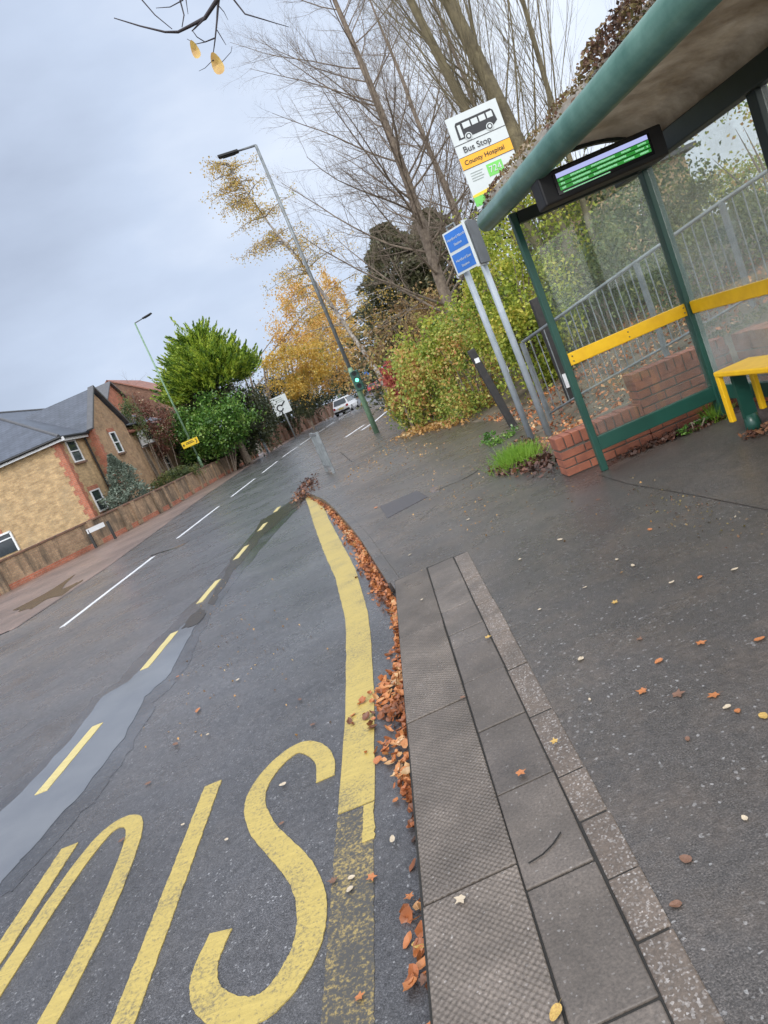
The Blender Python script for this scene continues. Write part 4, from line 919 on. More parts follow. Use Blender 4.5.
# ------------------------------------------------------------------ cars
def carmats(nm,c): return simple(nm,c,.22,var=.05,bump=0)
M['carwhite']=carmats('white_car_paint',(.74,.75,.77));M['carred']=carmats('dark_red_car_paint',(.32,.03,.04))
M['redlens']=simple('red_lens',(.5,.02,.02),.2,bump=0);M['plate_y']=simple('rear_plate_yellow',(.8,.6,.05),.4,bump=0);M['tyre']=simple('tyre_rubber',(.02,.02,.02),.8);M['rim']=simple('alloy_rim',(.45,.46,.47),.3,.7)
def car(name,loc,rz,paintm,label,w_=1.8,l_=4.2,h_=1.5):
    o=empty(name,loc,label,'car');R3=Matrix.Rotation(rz,3,'Z')
    def T(x,y,z):return Vector(loc)+R3@Vector((x,y,z))
    # lofted body: sections along the length (y), rear at -l/2
    sec=[(-.5,.30,.62,.80),(-.495,.24,.78,.92),(-.47,.22,.92,.97),(-.3,.2,.95,1.),(0,.2,.95,1.),(.22,.2,.93,1.),(.38,.2,.82,.97),(.47,.22,.72,.88),(.5,.3,.6,.74)]
    vs=[];fs=[]
    for f,z0,z1,k in sec:
        y=f*l_;hw=w_/2*k
        vs+=[T(-hw*.9,y,z0),T(-hw,y,z0+.15),T(-hw,y,(z0+z1)/2+.05),T(-hw*.93,y,z1),T(hw*.93,y,z1),T(hw,y,(z0+z1)/2+.05),T(hw,y,z0+.15),T(hw*.9,y,z0)]
    for i in range(len(sec)-1):
        for k in range(8):fs.append((i*8+k,i*8+(k+1)%8,(i+1)*8+(k+1)%8,(i+1)*8+k))
    fs+=[tuple(range(7,-1,-1)),tuple(range((len(sec)-1)*8,len(sec)*8))]
    m=MB();m.add(vs,fs)
    # cabin
    cs=[(-.455,.93,.93,.86),(-.37,h_-.06,h_-.06,.72),(-.2,h_,h_,.72),(.05,h_-.03,h_-.03,.72),(.26,.92,.92,.86)]
    vs=[];fs=[]
    for f,z1,_,k in cs:
        y=f*l_;hw=w_/2*k;vs+=[T(-w_/2*.9,y,.88),T(-hw,y,z1),T(hw,y,z1),T(w_/2*.9,y,.88)]
    for i in range(4):
        for k in range(3):fs.append((i*4+k,i*4+k+1,(i+1)*4+k+1,(i+1)*4+k))
    m.add(vs,fs);bo=m.build('body',paintm,o,bevel=.03)
    def pane(nm,pts,off,mt=M['window']):
        m=MB();m.extr([T(*p) for p in pts],R3@Vector(off));m.build(nm,mt,o)
    hw=w_/2;yb=lambda z:(-.455+(z-.93)/(h_-.06-.93)*.085)*l_
    pane('rear_window',[(-hw*.74,yb(1.0)-.02,1.0),(hw*.74,yb(1.0)-.02,1.0),(hw*.64,yb(h_-.12)-.02,h_-.12),(-hw*.64,yb(h_-.12)-.02,h_-.12)],(0,-.01,0))
    yf=lambda z:(.26-(z-.92)/(h_-.03-.92)*.21)*l_
    pane('windscreen',[(-hw*.76,yf(1.)+.02,1.),(hw*.76,yf(1.)+.02,1.),(hw*.64,yf(h_-.12)+.02,h_-.12),(-hw*.64,yf(h_-.12)+.02,h_-.12)],(0,.01,0))
    for s_ in(-1,1):
        xw=lambda z:s_*(hw*(.9-(z-.88)/(h_-.88)*.18)+.012)
        for ya,yb_,yc_,yd in ((-.40,-.12,-.13,-.35),(-.10,.20,.06,-.10)):
            pane('side_window',[(xw(.97),ya*l_,.97),(xw(.97),yb_*l_,.97),(xw(h_-.13),yc_*l_,h_-.13),(xw(h_-.13),yd*l_,h_-.13)],(s_*.008,0,0))
        pane('tail_light',[(s_*hw*.62,-l_/2-.0,.66),(s_*hw*.88,-l_/2+.03,.66),(s_*hw*.88,-l_/2+.03,.86),(s_*hw*.66,-l_/2,.86)],(0,-.03,0),M['redlens'])
        m=MB();m.box(T(s_*(hw+.07),.16*l_,.95),(.14,.1,.1),rz);m.build('wing_mirror',paintm,o)
        for yy_ in (-.31,.31):
            m=MB();c=T(s_*(hw-.09),yy_*l_,.31);ax=R3@Vector((s_*.1,0,0));m.tube([c-ax,c+ax],.31,18);wh=m.build('wheel',M['tyre'],o)
            m=MB();m.tube([c+ax,c+ax*1.12],[.2,.18],14);m.build('rim',M['rim'],wh)
    pane('number_plate',[(-.26,-l_/2-.02,.56),(.26,-l_/2-.02,.56),(.26,-l_/2-.02,.68),(-.26,-l_/2-.02,.68)],(0,-.015,0),M['plate_y'])
    m=MB();m.box(T(0,-l_/2+.02,.36),(w_*.9,.16,.2),rz);m.build('bumper',M['black'],o,bevel=.03)
car('car',(-3.95,72,R0),math.radians(-12),M['carwhite'],'white hatchback driving away on the far side of the road',1.85,4.2,1.62)
car('car',(-.9,126,R0+.45),math.radians(-14),M['carred'],'dark red car far off where the road bends away',1.9,4.2,1.5)
m=MB();m.add([(-14,95,-.12),(14,95,-.12),(22,150,.62),(40,230,1.8),(-25,230,1.8),(-22,150,.62)],[(0,1,2,5),(5,2,3,4)])
m.build('rising_road',M['road'])['kind']='structure'
# ------------------------------------------------------------------ left boundary wall
bw=empty('brick_boundary_wall',(-12,25.3,-.05),'long weathered brick boundary wall with piers along the far footway','wall')
WL=[Vector((a,b,0)) for a,b in wallL];WZ=.95
m=MB();mc=MB();ml=MB()
for a,b in zip(WL,WL[1:]):
    d=(b-a).normalized();m.bar(a+Vector((0,0,WZ/2-.08)),b+d*.04+Vector((0,0,WZ/2-.08)),.22,WZ+.0)
    mc.bar(a+Vector((0,0,WZ-.05)),b+d*.05+Vector((0,0,WZ-.05)),.30,.07);ml.bar(a+Vector((0,0,.0)),b+d*.04+Vector((0,0,.0)),.235,.22)
m.build('wall_panel',M['brick_wall'],bw);mc.build('coping',M['coping'],bw,bevel=.01);ml.build('red_plinth',M['quoin'],bw)
acc=0
for a,b in zip(WL[2:],WL[3:]):
    Ls=(b-a).length;d=(b-a)/Ls;k=0
    while k*1.95<Ls-.3:
        p=a+d*(k*1.95);m=MB();m.bar(p+Vector((0,0,.42)),p+d*.34+Vector((0,0,.42)),.36,.98);pp=m.build('pier',M['brick_wall'],bw)
        k+=1
for p in (WL[1],):
    m=MB();m.box(p+Vector((.05,.2,.42)),(.5,.5,1.04),.3);m.build('pier',M['brick_wall'],bw)
# second wall further along the road, then garden wall past the sign
w2=empty('garden_wall',(-10.3,55,-.05),'far grey brick garden wall with stub piers behind the roundabout sign','wall')
P2=[Vector((-10.3,55,0)),Vector((-9.6,66,0)),Vector((-8.2,82,0)),Vector((-6.0,104,0))];m=MB()
for a,b in zip(P2,P2[1:]):m.bar(a+Vector((0,0,.7)),b+Vector((0,0,.7)),.25,1.7)
m.build('wall_panel',M['brick_brown'],w2)
for a,b in zip(P2,P2[1:]):
    for k in range(4):
        p=a.lerp(b,k/4);m=MB();m.box(p+Vector((.35,0,.45)),(.35,.35,1.1));m.build('pier',M['coping'],w2)
# street nameplate
c=D(95,527,24.9);ns=empty('street_nameplate',(c.x,24.6,0),'long white street nameplate on two dark posts before the wall','sign')
a1=D(87,532,24.4);a2=D(104,524,25.0);a1.z=a2.z=(a1.z+a2.z)/2
m=MB();m.bar(a1,a2,.03,.17);m.build('plate',M['white'],ns)
for a in (a1.lerp(a2,.03)+Vector((0,.05,0)),a2+Vector((.12,.05,0))):
    m=MB();m.bar((a.x,a.y,-.06),(a.x,a.y,a.z+.05),.08,.08,up=(0,1,0));m.build('post',M['timber'],ns)
# ------------------------------------------------------------------ houses
def quad(m,a,b,c,d,th): m.extr([Vector(a),Vector(b),Vector(c),Vector(d)],th)
def winx(par,x,y0,y1,z0,z1,facing=1,sill=True,lintel=True):
    """sash window in a wall facing +x"""
    yc=(y0+y1)/2;zc=(z0+z1)/2;m=MB();t_=.06
    m.box((x+.02*facing,yc,z0+t_/2),(.07,y1-y0,t_));m.box((x+.02*facing,yc,z1-t_/2),(.07,y1-y0,t_));m.box((x+.021*facing,yc,zc),(.066,y1-y0-2*t_,t_*.8))
    for y in (y0+t_/2,y1-t_/2):m.box((x+.02*facing,y,zc),(.07,t_,z1-z0-2*t_))
    f=m.build('window',M['white'],par)
    m=MB();m.box((x+.004*facing,yc,zc),(.02,y1-y0-2*t_+.01,z1-z0-2*t_+.01));m.build('pane',M['window'],f)
    if sill:
        m=MB();m.box((x+.05*facing,yc,z0-.05),(.14,y1-y0+.12,.09));m.build('sill',M['coping'],f)
    if lintel:
        m=MB();m.box((x+.012*facing,yc,z1+.1),(.03,y1-y0+.1,.19));m.build('lintel',M['quoin'],f)
ha=empty('stock_brick_house',(-13.6,30,-.05),'yellow stock brick house with a wet slate hipped roof and gabled wing','house')
ze=4.5
m=MB();m.prism([(-24,30),(-13.6,30),(-13.6,44),(-24,44)],-.1,ze);m.build('wall',M['brick_yellow'],ha)
m=MB();m.prism([(-13.61,32.72),(-13.1,32.72),(-13.1,37.0),(-13.61,37.0)],-.1,ze+.15);
m.extr([(-13.1,32.72,ze+.14),(-13.1,37.0,ze+.14),(-13.1,34.86,6.42)],(-.5,0,0));m.build('wing_wall',M['brick_wing'],ha)
# quoins as toothed brick strips
def quoins(par,x,y,z1,fx,fy,n_=None):
    m=MB();z=0.
    k=0
    while z<z1:
        a=.36 if k%2 else .24;b=.24 if k%2 else .36;h_=min(.225,z1-z)
        m.box((x-fx*a/2+fx*.008,y+.0-.008*fy,z+h_/2),(a,.02,h_))
        m.box((x+.008*fx,y+fy*b/2-.008*fy,z+h_/2),(.02,b,h_));z+=.225;k+=1
    m.build('quoins',M['quoin'],par)
quoins(ha,-13.6,30,ze-.05,1,1);quoins(ha,-13.1,32.72,ze+.1,1,1)
# roofs
zr=7.35;m=MB();e_=.3
E1=(-13.6+e_,30-e_,ze+.02);E2=(-13.6+e_,44,ze+.02);E3=(-24,30-e_,ze+.02);E4=(-24,44,ze+.02);K1=(-18.2,34.4,zr);K2=(-18.2,44,zr)
m.add([E1,E2,K2,K1],[(0,1,2,3)]);m.add([E3,E1,K1],[(0,1,2)]);m.add([E3,K1,K2,E4],[(0,1,2,3)])
rf=m.build('roof',M['slate'],ha);md=rf.modifiers.new('s','SOLIDIFY');md.thickness=.06;md.offset=1
m=MB();m.tube([Vector(E1)+Vector((0,0,.06)),Vector(K1)+Vector((0,0,.07)),Vector(K2)+Vector((0,0,.07))],.07,8);m.build('ridge_tiles',M['lead'],rf)
m=MB();m.add([(-13.1+.12,32.5,ze+.05),(-12.98,34.86,6.55),(-18.5,34.86,6.55),(-17.0,32.5,ze+.05)],[(0,1,2,3)]);m.add([(-12.98,34.86,6.55),(-12.98,37.25,ze+.05),(-17,37.25,ze+.05),(-18.5,34.86,6.55)],[(0,1,2,3)])
r2=m.build('wing_roof',M['slate'],ha);md=r2.modifiers.new('s','SOLIDIFY');md.thickness=.06;md.offset=1
m=MB();m.bar((-13.05,32.45,ze+.08),(-13.05,34.88,6.66),.3,.1,up=(0,0,1));m.bar((-13.05,34.84,6.66),(-13.05,37.25,ze+.12),.3,.1,up=(0,0,1));m.build('verge_coping',M['lead'],r2)
m=MB();m.box((-18.6,30-.24,ze-.07),(10.9,.05,.16));m.box((-13.6+.24,31.2,ze-.07),(.05,2.9,.16));m.build('fascia',M['white'],ha)
m=MB();m.tube([(-24,30-.33,ze),(-13.25,30-.33,ze),(-13.25,32.6,ze)],.06,6);m.build('gutter',M['black'],ha)
m=MB();m.tube([(-13.5,32.55,ze-.1),(-13.52,32.55,0)],.05,8);m.build('drainpipe',M['black'],ha)
winx(ha,-13.6,30.62,31.62,3.36,4.38,lintel=False);winx(ha,-13.6,30.62,31.62,.98,2.0);winx(ha,-13.1,34.4,35.15,3.2,4.3)
# house front window (left edge of the picture) and corner porch frame
m=MB();c=D(6,533,29.9);m.box((c.x-.5,29.97,c.z),(1.3,.08,.08));m.box((c.x+.14,29.97,c.z-.45),(.08,.08,.9));m.box((c.x-.5,29.97,c.z-.25),(1.2,.06,.05))
f=m.build('window',M['white'],ha);m=MB();m.box((c.x-.5,29.985,c.z-.45),(1.2,.03,.85));m.build('pane',M['window'],f);m=MB();m.box((c.x-.45,29.985,c.z+.14),(.5,.03,.2));m.build('lintel',M['quoin'],f)
# house B right behind with tiled roof and dormer bay
def gable_house(name,label,x0,x1,y0,y1,zeave,zr,axis,wallm,roofm,wins=(),chim=None,oh=.25):
    o=empty(name,((x0+x1)/2,(y0+y1)/2,0),label,'house');m=MB()
    m.prism([(x0,y0),(x1,y0),(x1,y1),(x0,y1)],-.1,zeave);xc=(x0+x1)/2;yc=(y0+y1)/2
    if axis=='y':
        m.extr([(x0,y0,zeave),(x1,y0,zeave),(xc,y0,zr)],(0,.2,0));m.extr([(x0,y1-.2,zeave),(x1,y1-.2,zeave),(xc,y1-.2,zr)],(0,.2,0))
    else:
        m.extr([(x1-.2,y0,zeave),(x1-.2,y1,zeave),(x1-.2,yc,zr)],(.2,0,0));m.extr([(x0,y0,zeave),(x0,y1,zeave),(x0,yc,zr)],(.2,0,0))
    m.build('wall',M[wallm],o);m=MB();h=zr-zeave
    if axis=='y':
        sl=h/(xc-x0);a=oh
        m.add([(x0-a,y0-a,zeave-sl*a+.05),(x0-a,y1+a,zeave-sl*a+.05),(xc,y1+a,zr+.05),(xc,y0-a,zr+.05)],[(0,1,2,3)])
        m.add([(x1+a,y0-a,zeave-sl*a+.05),(xc,y0-a,zr+.05),(xc,y1+a,zr+.05),(x1+a,y1+a,zeave-sl*a+.05)],[(0,1,2,3)])
    else:
        sl=h/(yc-y0);a=oh
        m.add([(x0-a,y0-a,zeave-sl*a+.05),(x0-a,yc,zr+.05),(x1+a,yc,zr+.05),(x1+a,y0-a,zeave-sl*a+.05)],[(0,1,2,3)])
        m.add([(x0-a,y1+a,zeave-sl*a+.05),(x1+a,y1+a,zeave-sl*a+.05),(x1+a,yc,zr+.05),(x0-a,yc,zr+.05)],[(0,1,2,3)])
    r=m.build('roof',M[roofm],o);md=r.modifiers.new('s','SOLIDIFY');md.thickness=.1;md.offset=1
    for (cx,cy,hz) in (chim or []):
        m=MB();m.box((cx,cy,zr+hz/2-.6),(.7,.7,hz+.6));m.box((cx,cy,zr+hz-.28),(.82,.82,.1));m.tube([(cx,cy,zr+hz-.3),(cx,cy,zr+hz)],.13,8);m.build('chimney',M['brick_brown'],r)
    for wv in wins: winx(o,x1,*wv)
    return o
hb=gable_house('tiled_house','brown brick house with a red clay tiled roof behind the gabled wing',-21.5,-13.5,37.4,47,4.3,6.9,'y','brick_wing','tile',wins=((39.,40.2,3.2,4.0),(41.5,42.5,1.2,2.6)))
b_=MB();b_.box((-13.3,39.6,3.7),(.5,1.2,.8));bo=b_.build('bay',M['white'],hb);b_=MB();b_.box((-13.04,39.6,3.75),(.02,1.05,.5));b_.build('pane',M['window'],bo)
c=D(122,388,62);gable_house('red_roof_house','distant house with a small red tiled gable roof above the trees',c.x-4.5,c.x+3.5,61,69,c.z-1.8,c.z+.9,'y','brick_brown','tile')
c=D(50,408,56);gable_house('rear_terrace','red gabled house peeping over the slate roof ridge',c.x-2,c.x+4,56,62,c.z-1.5,c.z+.45,'x','quoin','lead')
# building through the shelter glass
c=D(690,143,42);o=empty('pale_brick_block',(c.x-3,44,0),'pale brick block with a flat grey roof seen through the shelter glass','building')
m=MB();m.prism([(c.x-7,42),(c.x-.5,42),(c.x-.5,50),(c.x-7,50)],0,c.z-.3);m.build('wall',M['brick_yellow'],o);m=MB();m.box((c.x-3.7,46,c.z-.18),(7.6,9,.25));m.build('roof',M['lead'],o)
m=MB();m.box((c.x-3.2,41.96,c.z-2.2),(1.2,.1,1.4));f=m.build('window',M['white'],o);m=MB();m.box((c.x-3.2,41.9,c.z-2.2),(1.,.04,1.2));m.build('pane',M['window'],f)
# ------------------------------------------------------------------ vegetation
def clump_points(c,rad,n_,K,cs,hollow=.45):
    c=np.array(c);rad=np.array(rad)
    d=unit(rng.normal(size=(K,3)));rr=(hollow+(1-hollow)*rng.random(K)**.6)[:,None];cc=d*rr
    idx=rng.integers(0,K,n_);P_=cc[idx]+rng.normal(size=(n_,3))*cs*rng.uniform(.4,1.3,size=(K,1))[idx]
    return c+P_*rad
def shrub(name,label,cat,px,Y,rad,n_,size,mat,K=40,cs=.16,zc=None,base=None,group=None,stems=7,aspect=.65,zb=None,bx=None):
    c=D(*px,Y) if zc is None else Vector((D(*px,Y).x,Y,zc))
    zb=c.z-rad[2]*1.0 if zb is None else zb
    bx=c.x if bx is None else bx
    o=empty(name,(bx,c.y,zb),label,cat,group);P_=clump_points(c,rad,n_,K,cs);P_=P_[P_[:,2]>zb-.05]
    quads_mesh('foliage',leafquads(P_,size,aspect),M[mat],o)
    m=MB()
    for k in range(stems):
        a=random.uniform(0,6.28);r=random.uniform(.2,.8);t_=c+Vector((math.cos(a)*rad[0]*r,math.sin(a)*rad[1]*r,rad[2]*random.uniform(.1,.75)))
        b=Vector((bx+math.cos(a)*rad[0]*.12,c.y+math.sin(a)*rad[1]*.12,zb-.1));md_=b.lerp(t_,.5)+Vector((random.uniform(-.1,.1)+(bx-c.x)*.3,random.uniform(-.1,.1),.1+abs(bx-c.x)*.25))
        m.tube([b,md_,t_],[.022*rad[2]+.01,.014*rad[2]+.006,.004],5)
    m.build('stems',M['bark'],o);return o
# near mixed hedge (right of the lamp)
shrub('hedge_shrub','yellow green leafy shrub at the hedge end nearest the lamp post','shrub',(420,400),17.8,(.75,.9,1.15),7000,.095,'l_mixed',K=60,zb=0)
shrub('hedge_shrub','bright lime leaved shrub topping the road end of the hedge','shrub',(418,366),18.3,(.65,.8,.75),3600,.1,'l_yg',K=40,zb=.1)
shrub('hedge_shrub','crimson leaved shrub leaning out of the hedge towards the road','shrub',(395,382),17.4,(.27,.4,.5),1500,.08,'l_red',K=30,zb=0)
shrub('hedge_shrub','mottled green and gold hedge shrub in the middle of the row','shrub',(438,382),16.2,(.95,.9,1.2),8000,.09,'l_mixed',K=60,zb=0)
shrub('hedge_shrub','mottled gold and olive shrub behind the timber post','shrub',(472,375),14.3,(.95,.9,1.15),7500,.075,'l_mixed',K=60,zb=.1)
shrub('hedge_shrub','yellow crowned shrub right of the bare tree trunk','shrub',(462,332),15.2,(1.0,.9,.62),4200,.08,'l_yg',K=40,zb=.3)
shrub('hedge_shrub','reddish brown airy shrub behind the lime leaved one','shrub',(432,345),20,(1.0,.9,.9),3600,.08,'l_brown',K=36,zb=.3)
shrub('hedge_shrub','tall yellow green shrub behind the twin grey posts','shrub',(512,315),12.6,(.75,.8,1.5),8500,.07,'l_yg',K=60,zb=.1)
shrub('hedge_shrub','lime green shrub behind the left part of the railings','shrub',(548,330),12.2,(.7,.7,1.1),6000,.07,'l_yg',K=50,zb=.2)
shrub('hedge_shrub','upper yellow and green shrub seen beside the shelter post','shrub',(540,235),13.5,(.9,.9,1.3),6500,.075,'l_yg',K=46,zb=.6)
shrub('evergreen_shrub','dark evergreen shrub behind the railings and the forked trunk','shrub',(640,235),13.6,(1.35,1.2,1.6),9500,.085,'l_mid',K=70,zb=.3)
shrub('evergreen_shrub','low green shrub behind the railings by the centre glass','shrub',(610,300),12.0,(1.2,.8,1.0),7000,.075,'l_mid',K=55,zb=.3)
shrub('evergreen_shrub','olive shrub on the bank seen through the hazy right pane','shrub',(728,262),9.6,(1.35,.7,.75),6500,.06,'l_mid',K=60,zb=.5)
shrub('evergreen_shrub','tall muted green shrub behind the second shelter post','shrub',(700,250),15.5,(1.4,1.2,1.3),6500,.09,'l_mid',K=70,zb=.5)
shrub('autumn_tree','orange and yellow tree crown seen through the upper right pane','tree',(768,150),19,(1.9,1.6,2.2),2600,.12,'l_mixed',K=60,zb=1.)
shrub('autumn_tree','pale yellow green tree behind the glass near the brick block','tree',(742,205),26,(2.2,1.8,1.7),3800,.14,'l_yg',K=50,zb=1.)
shrub('evergreen_shrub','dark undergrowth shrub at the foot of the bare trees','shrub',(440,345),24,(3.0,1.5,1.8),7000,.13,'l_brown',K=50,zb=.1)
shrub('evergreen_shrub','deep green background shrub behind the tall yellow shrub','shrub',(565,275),17,(2.6,1.2,2.6),9000,.12,'l_dark',K=60,zb=.3)
# weeds and grass
def blades(name,label,c,r,n_,h,mat):
    o=empty(name,c,label,'grass tuft');P_=np.stack([c.x+rng.normal(size=n_)*r*.5,c.y+rng.normal(size=n_)*r*.8,np.full(n_,c.z)],1)
    hh=h*rng.uniform(.5,1.1,n_);ln=rng.normal(size=(n_,2))*.45*h;wv=rng.normal(size=(n_,2));wv=wv/np.linalg.norm(wv,axis=1,keepdims=True)*.004
    V=np.zeros((n_,4,3));V[:,0]=P_;V[:,0,:2]-=wv;V[:,1]=P_;V[:,1,:2]+=wv;V[:,2]=P_;V[:,2,:2]+=ln*.9+wv*.3;V[:,2,2]+=hh;V[:,3]=P_;V[:,3,:2]+=ln*.9-wv*.3;V[:,3,2]+=hh
    quads_mesh('blades',V,M[mat],o);return o
blades('grass_tuft','bright green grass tuft at the foot of the grey sign posts',G(520,463),.2,1500,.19,'grass')
blades('grass_tuft','thin green weeds sprouting beside the bench leg and shelter post',G(716,420),.09,160,.15,'grass')
shrub('low_weed','small leafy weed growing by the foot of the timber post','plant',(497,428),9.6,(.28,.3,.1),500,.045,'l_laurel',K=20,zc=.07,zb=0,stems=2)
shrub('low_weed','green creeping weed under the shelter end panel','plant',(690,426),5.75,(.2,.07,.045),300,.025,'l_laurel',K=14,zc=.04,zb=0,stems=2)
shrub('low_weed','moss and weeds on the ledge behind the planter','plant',(735,322),6.2,(.35,.2,.09),500,.03,'l_mid',K=16,zb=.5,stems=2)
# bare branching trees
def grow(m,p,d,L1,r,lvl,cfg,rn):
    nseg=max(3,cfg['seg'][lvl]);pts=[p];rs=[r];q=p.copy();dd_=d.normalized()
    r_end=r*cfg['taper'][lvl]
    for i in range(nseg):
        j=cfg['wig'][lvl];dd_=(dd_+Vector((rn.gauss(0,j),rn.gauss(0,j),rn.gauss(0,j)))+Vector((0,0,cfg['up'][lvl]))).normalized()
        q=q+dd_*(L1/nseg);pts.append(q.copy());rs.append(r+(r_end-r)*(i+1)/nseg)
    m.tube(pts,rs,[10,6,4,3,3][lvl],cap=False)
    if lvl>=cfg['max']:return
    k=cfg['kids'][lvl]
    for i in range(k):
        f=cfg['start'][lvl]+(1-cfg['start'][lvl])*((i+rn.random())/k);x=f*nseg;a=min(int(x),nseg-1);pp=pts[a].lerp(pts[a+1],x-a);rr=rs[a]+(rs[a+1]-rs[a])*(x-a)
        ax=(pts[a+1]-pts[a]).normalized();s_=ax.orthogonal().normalized();s_.rotate(Matrix.Rotation(rn.uniform(0,6.283),3,ax) if False else __import__('mathutils').Quaternion(ax,rn.uniform(0,6.283)))
        an=math.radians(cfg['ang'][lvl]+rn.gauss(0,8));nd=ax*math.cos(an)+s_*math.sin(an)
        ll=L1*cfg['ratio'][lvl]*(1.15-.7*f if lvl==0 else 1.05-.5*f)*rn.uniform(.7,1.2)
        grow(m,pp,nd,ll,min(rr*.6,max(rr*cfg['rr'][lvl],cfg.get('rmin',.004))),lvl+1,cfg,rn)
def bare(name,label,base,d,L1,r,cfg,mat,seed,cat='tree'):
    rn=random.Random(seed);o=empty(name,base,label,cat);m=MB();c2=dict(cfg);grow(m,Vector(base)-Vector((0,0,.2)),Vector(d),L1,r,0,c2,rn)
    m.build('trunk_and_branches',M[mat],o,smooth=True);return o
C1=dict(seg=[14,8,5,3,2],taper=[.12,.2,.25,.4,.5],wig=[.03,.07,.12,.15,.2],up=[.01,.055,.05,.03,0],max=4,kids=[60,14,9,4,0],start=[.14,.12,.12,.1,0],ang=[60,42,42,40,0],ratio=[.36,.46,.48,.5,0],rr=[.25,.42,.5,.6,0],rmin=.0055)
tb=D(458,320,19);tb.z=.6
bare('bare_tree','large leafless tree with fine spreading twigs rising above the hedge',tb,(-.06,0,1),12.5,.18,C1,'bark',3)
C2=dict(C1);C2.update(kids=[48,12,8,4,0],ang=[48,40,40,40,0])
tb=D(492,300,25);tb.z=.6
bare('bare_tree','second leafless tree standing behind the bus stop flag',tb,(-.05,0,1),14,.16,C2,'bark',8)
tb=D(545,300,30);tb.z=.5
bare('bare_tree','faint leafless tree between the flag and the forked trunk tree',tb,(0,0,1),15,.2,dict(C2,kids=[26,8,5,3,0]),'bark',18)
# forked olive trunk tree with upright rods
o=empty('forked_tree',D(592,290,13),'thick forked olive barked tree with upright rods behind the shelter','tree');rn=random.Random(5);m=MB()
tb=Vector((D(592,290,13).x,13,.3))
C3=dict(seg=[10,8,6,4,3],taper=[.35,.15,.2,.4,.5],wig=[.02,.035,.05,.1,.1],up=[.02,.10,.09,.05,0],max=3,kids=[36,8,5,0,0],start=[.2,.1,.1,0,0],ang=[26,20,24,30,0],ratio=[.5,.5,.5,.5,0],rr=[.15,.42,.5,.6,0],rmin=.006)
for dx,r,L1 in ((-.03,.19,9.5),(-.13,.13,9.),(.09,.07,8.5)):
    grow(m,tb+Vector((dx*2,0,0)),Vector((dx,.02,1)),L1,r,0,C3,rn)
m.build('trunk_and_branches',M['barkg'],o,smooth=True)
# background small bare trees left of centre
tb=D(250,430,62);tb.z=0
bare('bare_tree','thin pale leafless tree above the roundabout sign',tb,(.02,0,1),10.5,.16,dict(C2,kids=[22,9,6,2,0],rmin=.014),'birch',21)
tb=D(100,470,60);tb.z=0
bare('bare_tree','faint leafless tree poking above the red roofs',(-20,60,0),(.02,0,1),10,.16,dict(C2,kids=[16,7,4,2,0],rmin=.012),'bark',27)
# leaning yellow birch
o=empty('leaning_birch',D(384,380,34),'slender birch leaning left over the road with sparse yellow leaves','tree')
bp_=[D(*q,34) for q in [(388,388),(377,371),(352,335),(330,303),(300,262),(270,225),(245,190),(226,160)]];bp_[0].z=0
m=MB();m.tube(bp_,[.12,.11,.10,.085,.065,.045,.028,.012],8);rn=random.Random(2);ends=[]
for i in range(62):
    f=rn.uniform(1.6,6.9);a=int(f);p=bp_[a].lerp(bp_[a+1],f-a);L1=(2.75*(1-(f-1.6)/6.4)+.6)*rn.uniform(.5,1.1)
    an=rn.uniform(0,6.28);d=Vector((math.cos(an)-.25,math.sin(an)*.7,.35));q=[p];
    for k in range(5):
        d=(d+Vector((rn.gauss(0,.12),rn.gauss(0,.12),-.11))).normalized();q.append(q[-1]+d*L1/5)
    m.tube(q,[.035,.028,.02,.014,.01,.006],4)
    for k in range(1,6):
        for j in range(2):
            e2=q[k]+Vector((rn.gauss(0,.27),rn.gauss(0,.27),rn.gauss(-.12,.2)));m.tube([q[k],(q[k]+e2)/2+Vector((0,0,.06)),e2],[.013,.010,.006],3);ends.append(e2);ends.append((q[k]+e2)/2)
m.build('trunk_and_branches',M['birch'],o,smooth=True)
E_=np.array([tuple(e) for e in ends]);idx=rng.integers(0,len(E_),10000);P_=E_[idx]+rng.normal(size=(10000,3))*.13
quads_mesh('foliage',leafquads(P_,.085,.7),M['l_yellow'],o)
# left golden trees and background masses
shrub('golden_tree','golden leaved tree over the far footway behind the roundabout sign','tree',(314,338),64,(3.4,3,5.),12000,.2,'l_orange',K=90,cs=.13,zb=0,bx=-11.2)
shrub('golden_tree','lower golden tree hanging above the white car','tree',(300,368),60,(3.4,2.5,2.4),8000,.2,'l_yellow',K=60,cs=.14,zb=0,bx=-11.)
shrub('golden_tree','narrow orange tree top behind the lamp column','tree',(338,318),78,(1.8,2,5.5),5000,.24,'l_orange',K=60,cs=.12,zb=0,bx=-10.)
shrub('golden_tree','pale brown tree fading beyond the white car','tree',(334,348),100,(3.4,3,5.6),6000,.32,'l_brown',K=70,cs=.12,zb=0,bx=-9.5)
shrub('dark_hedge','dark foliage mass standing behind the white roundabout sign','hedge',(282,402),66,(3.2,2,2.6),8000,.2,'l_dark',K=70,zb=0)
shrub('dark_hedge','dark hedge beneath the golden trees beyond the garden wall','hedge',(318,392),78,(5,2.5,1.9),7000,.24,'l_dark',K=60,zb=0)
shrub('dark_hedge','dark hedge mass where the road bends out of sight','hedge',(366,377),140,(9,4,4.2),7000,.45,'l_dark',K=60,zb=0)
shrub('dark_hedge','dark green roadside bushes behind the red car','hedge',(428,350),112,(5,4,5),6000,.36,'l_dark',K=60,zb=0)
shrub('round_bush','round dark bush beside the garden wall behind the sign','bush',(305,409),61,(.8,.8,.8),1800,.12,'l_dark',K=24,zb=0)
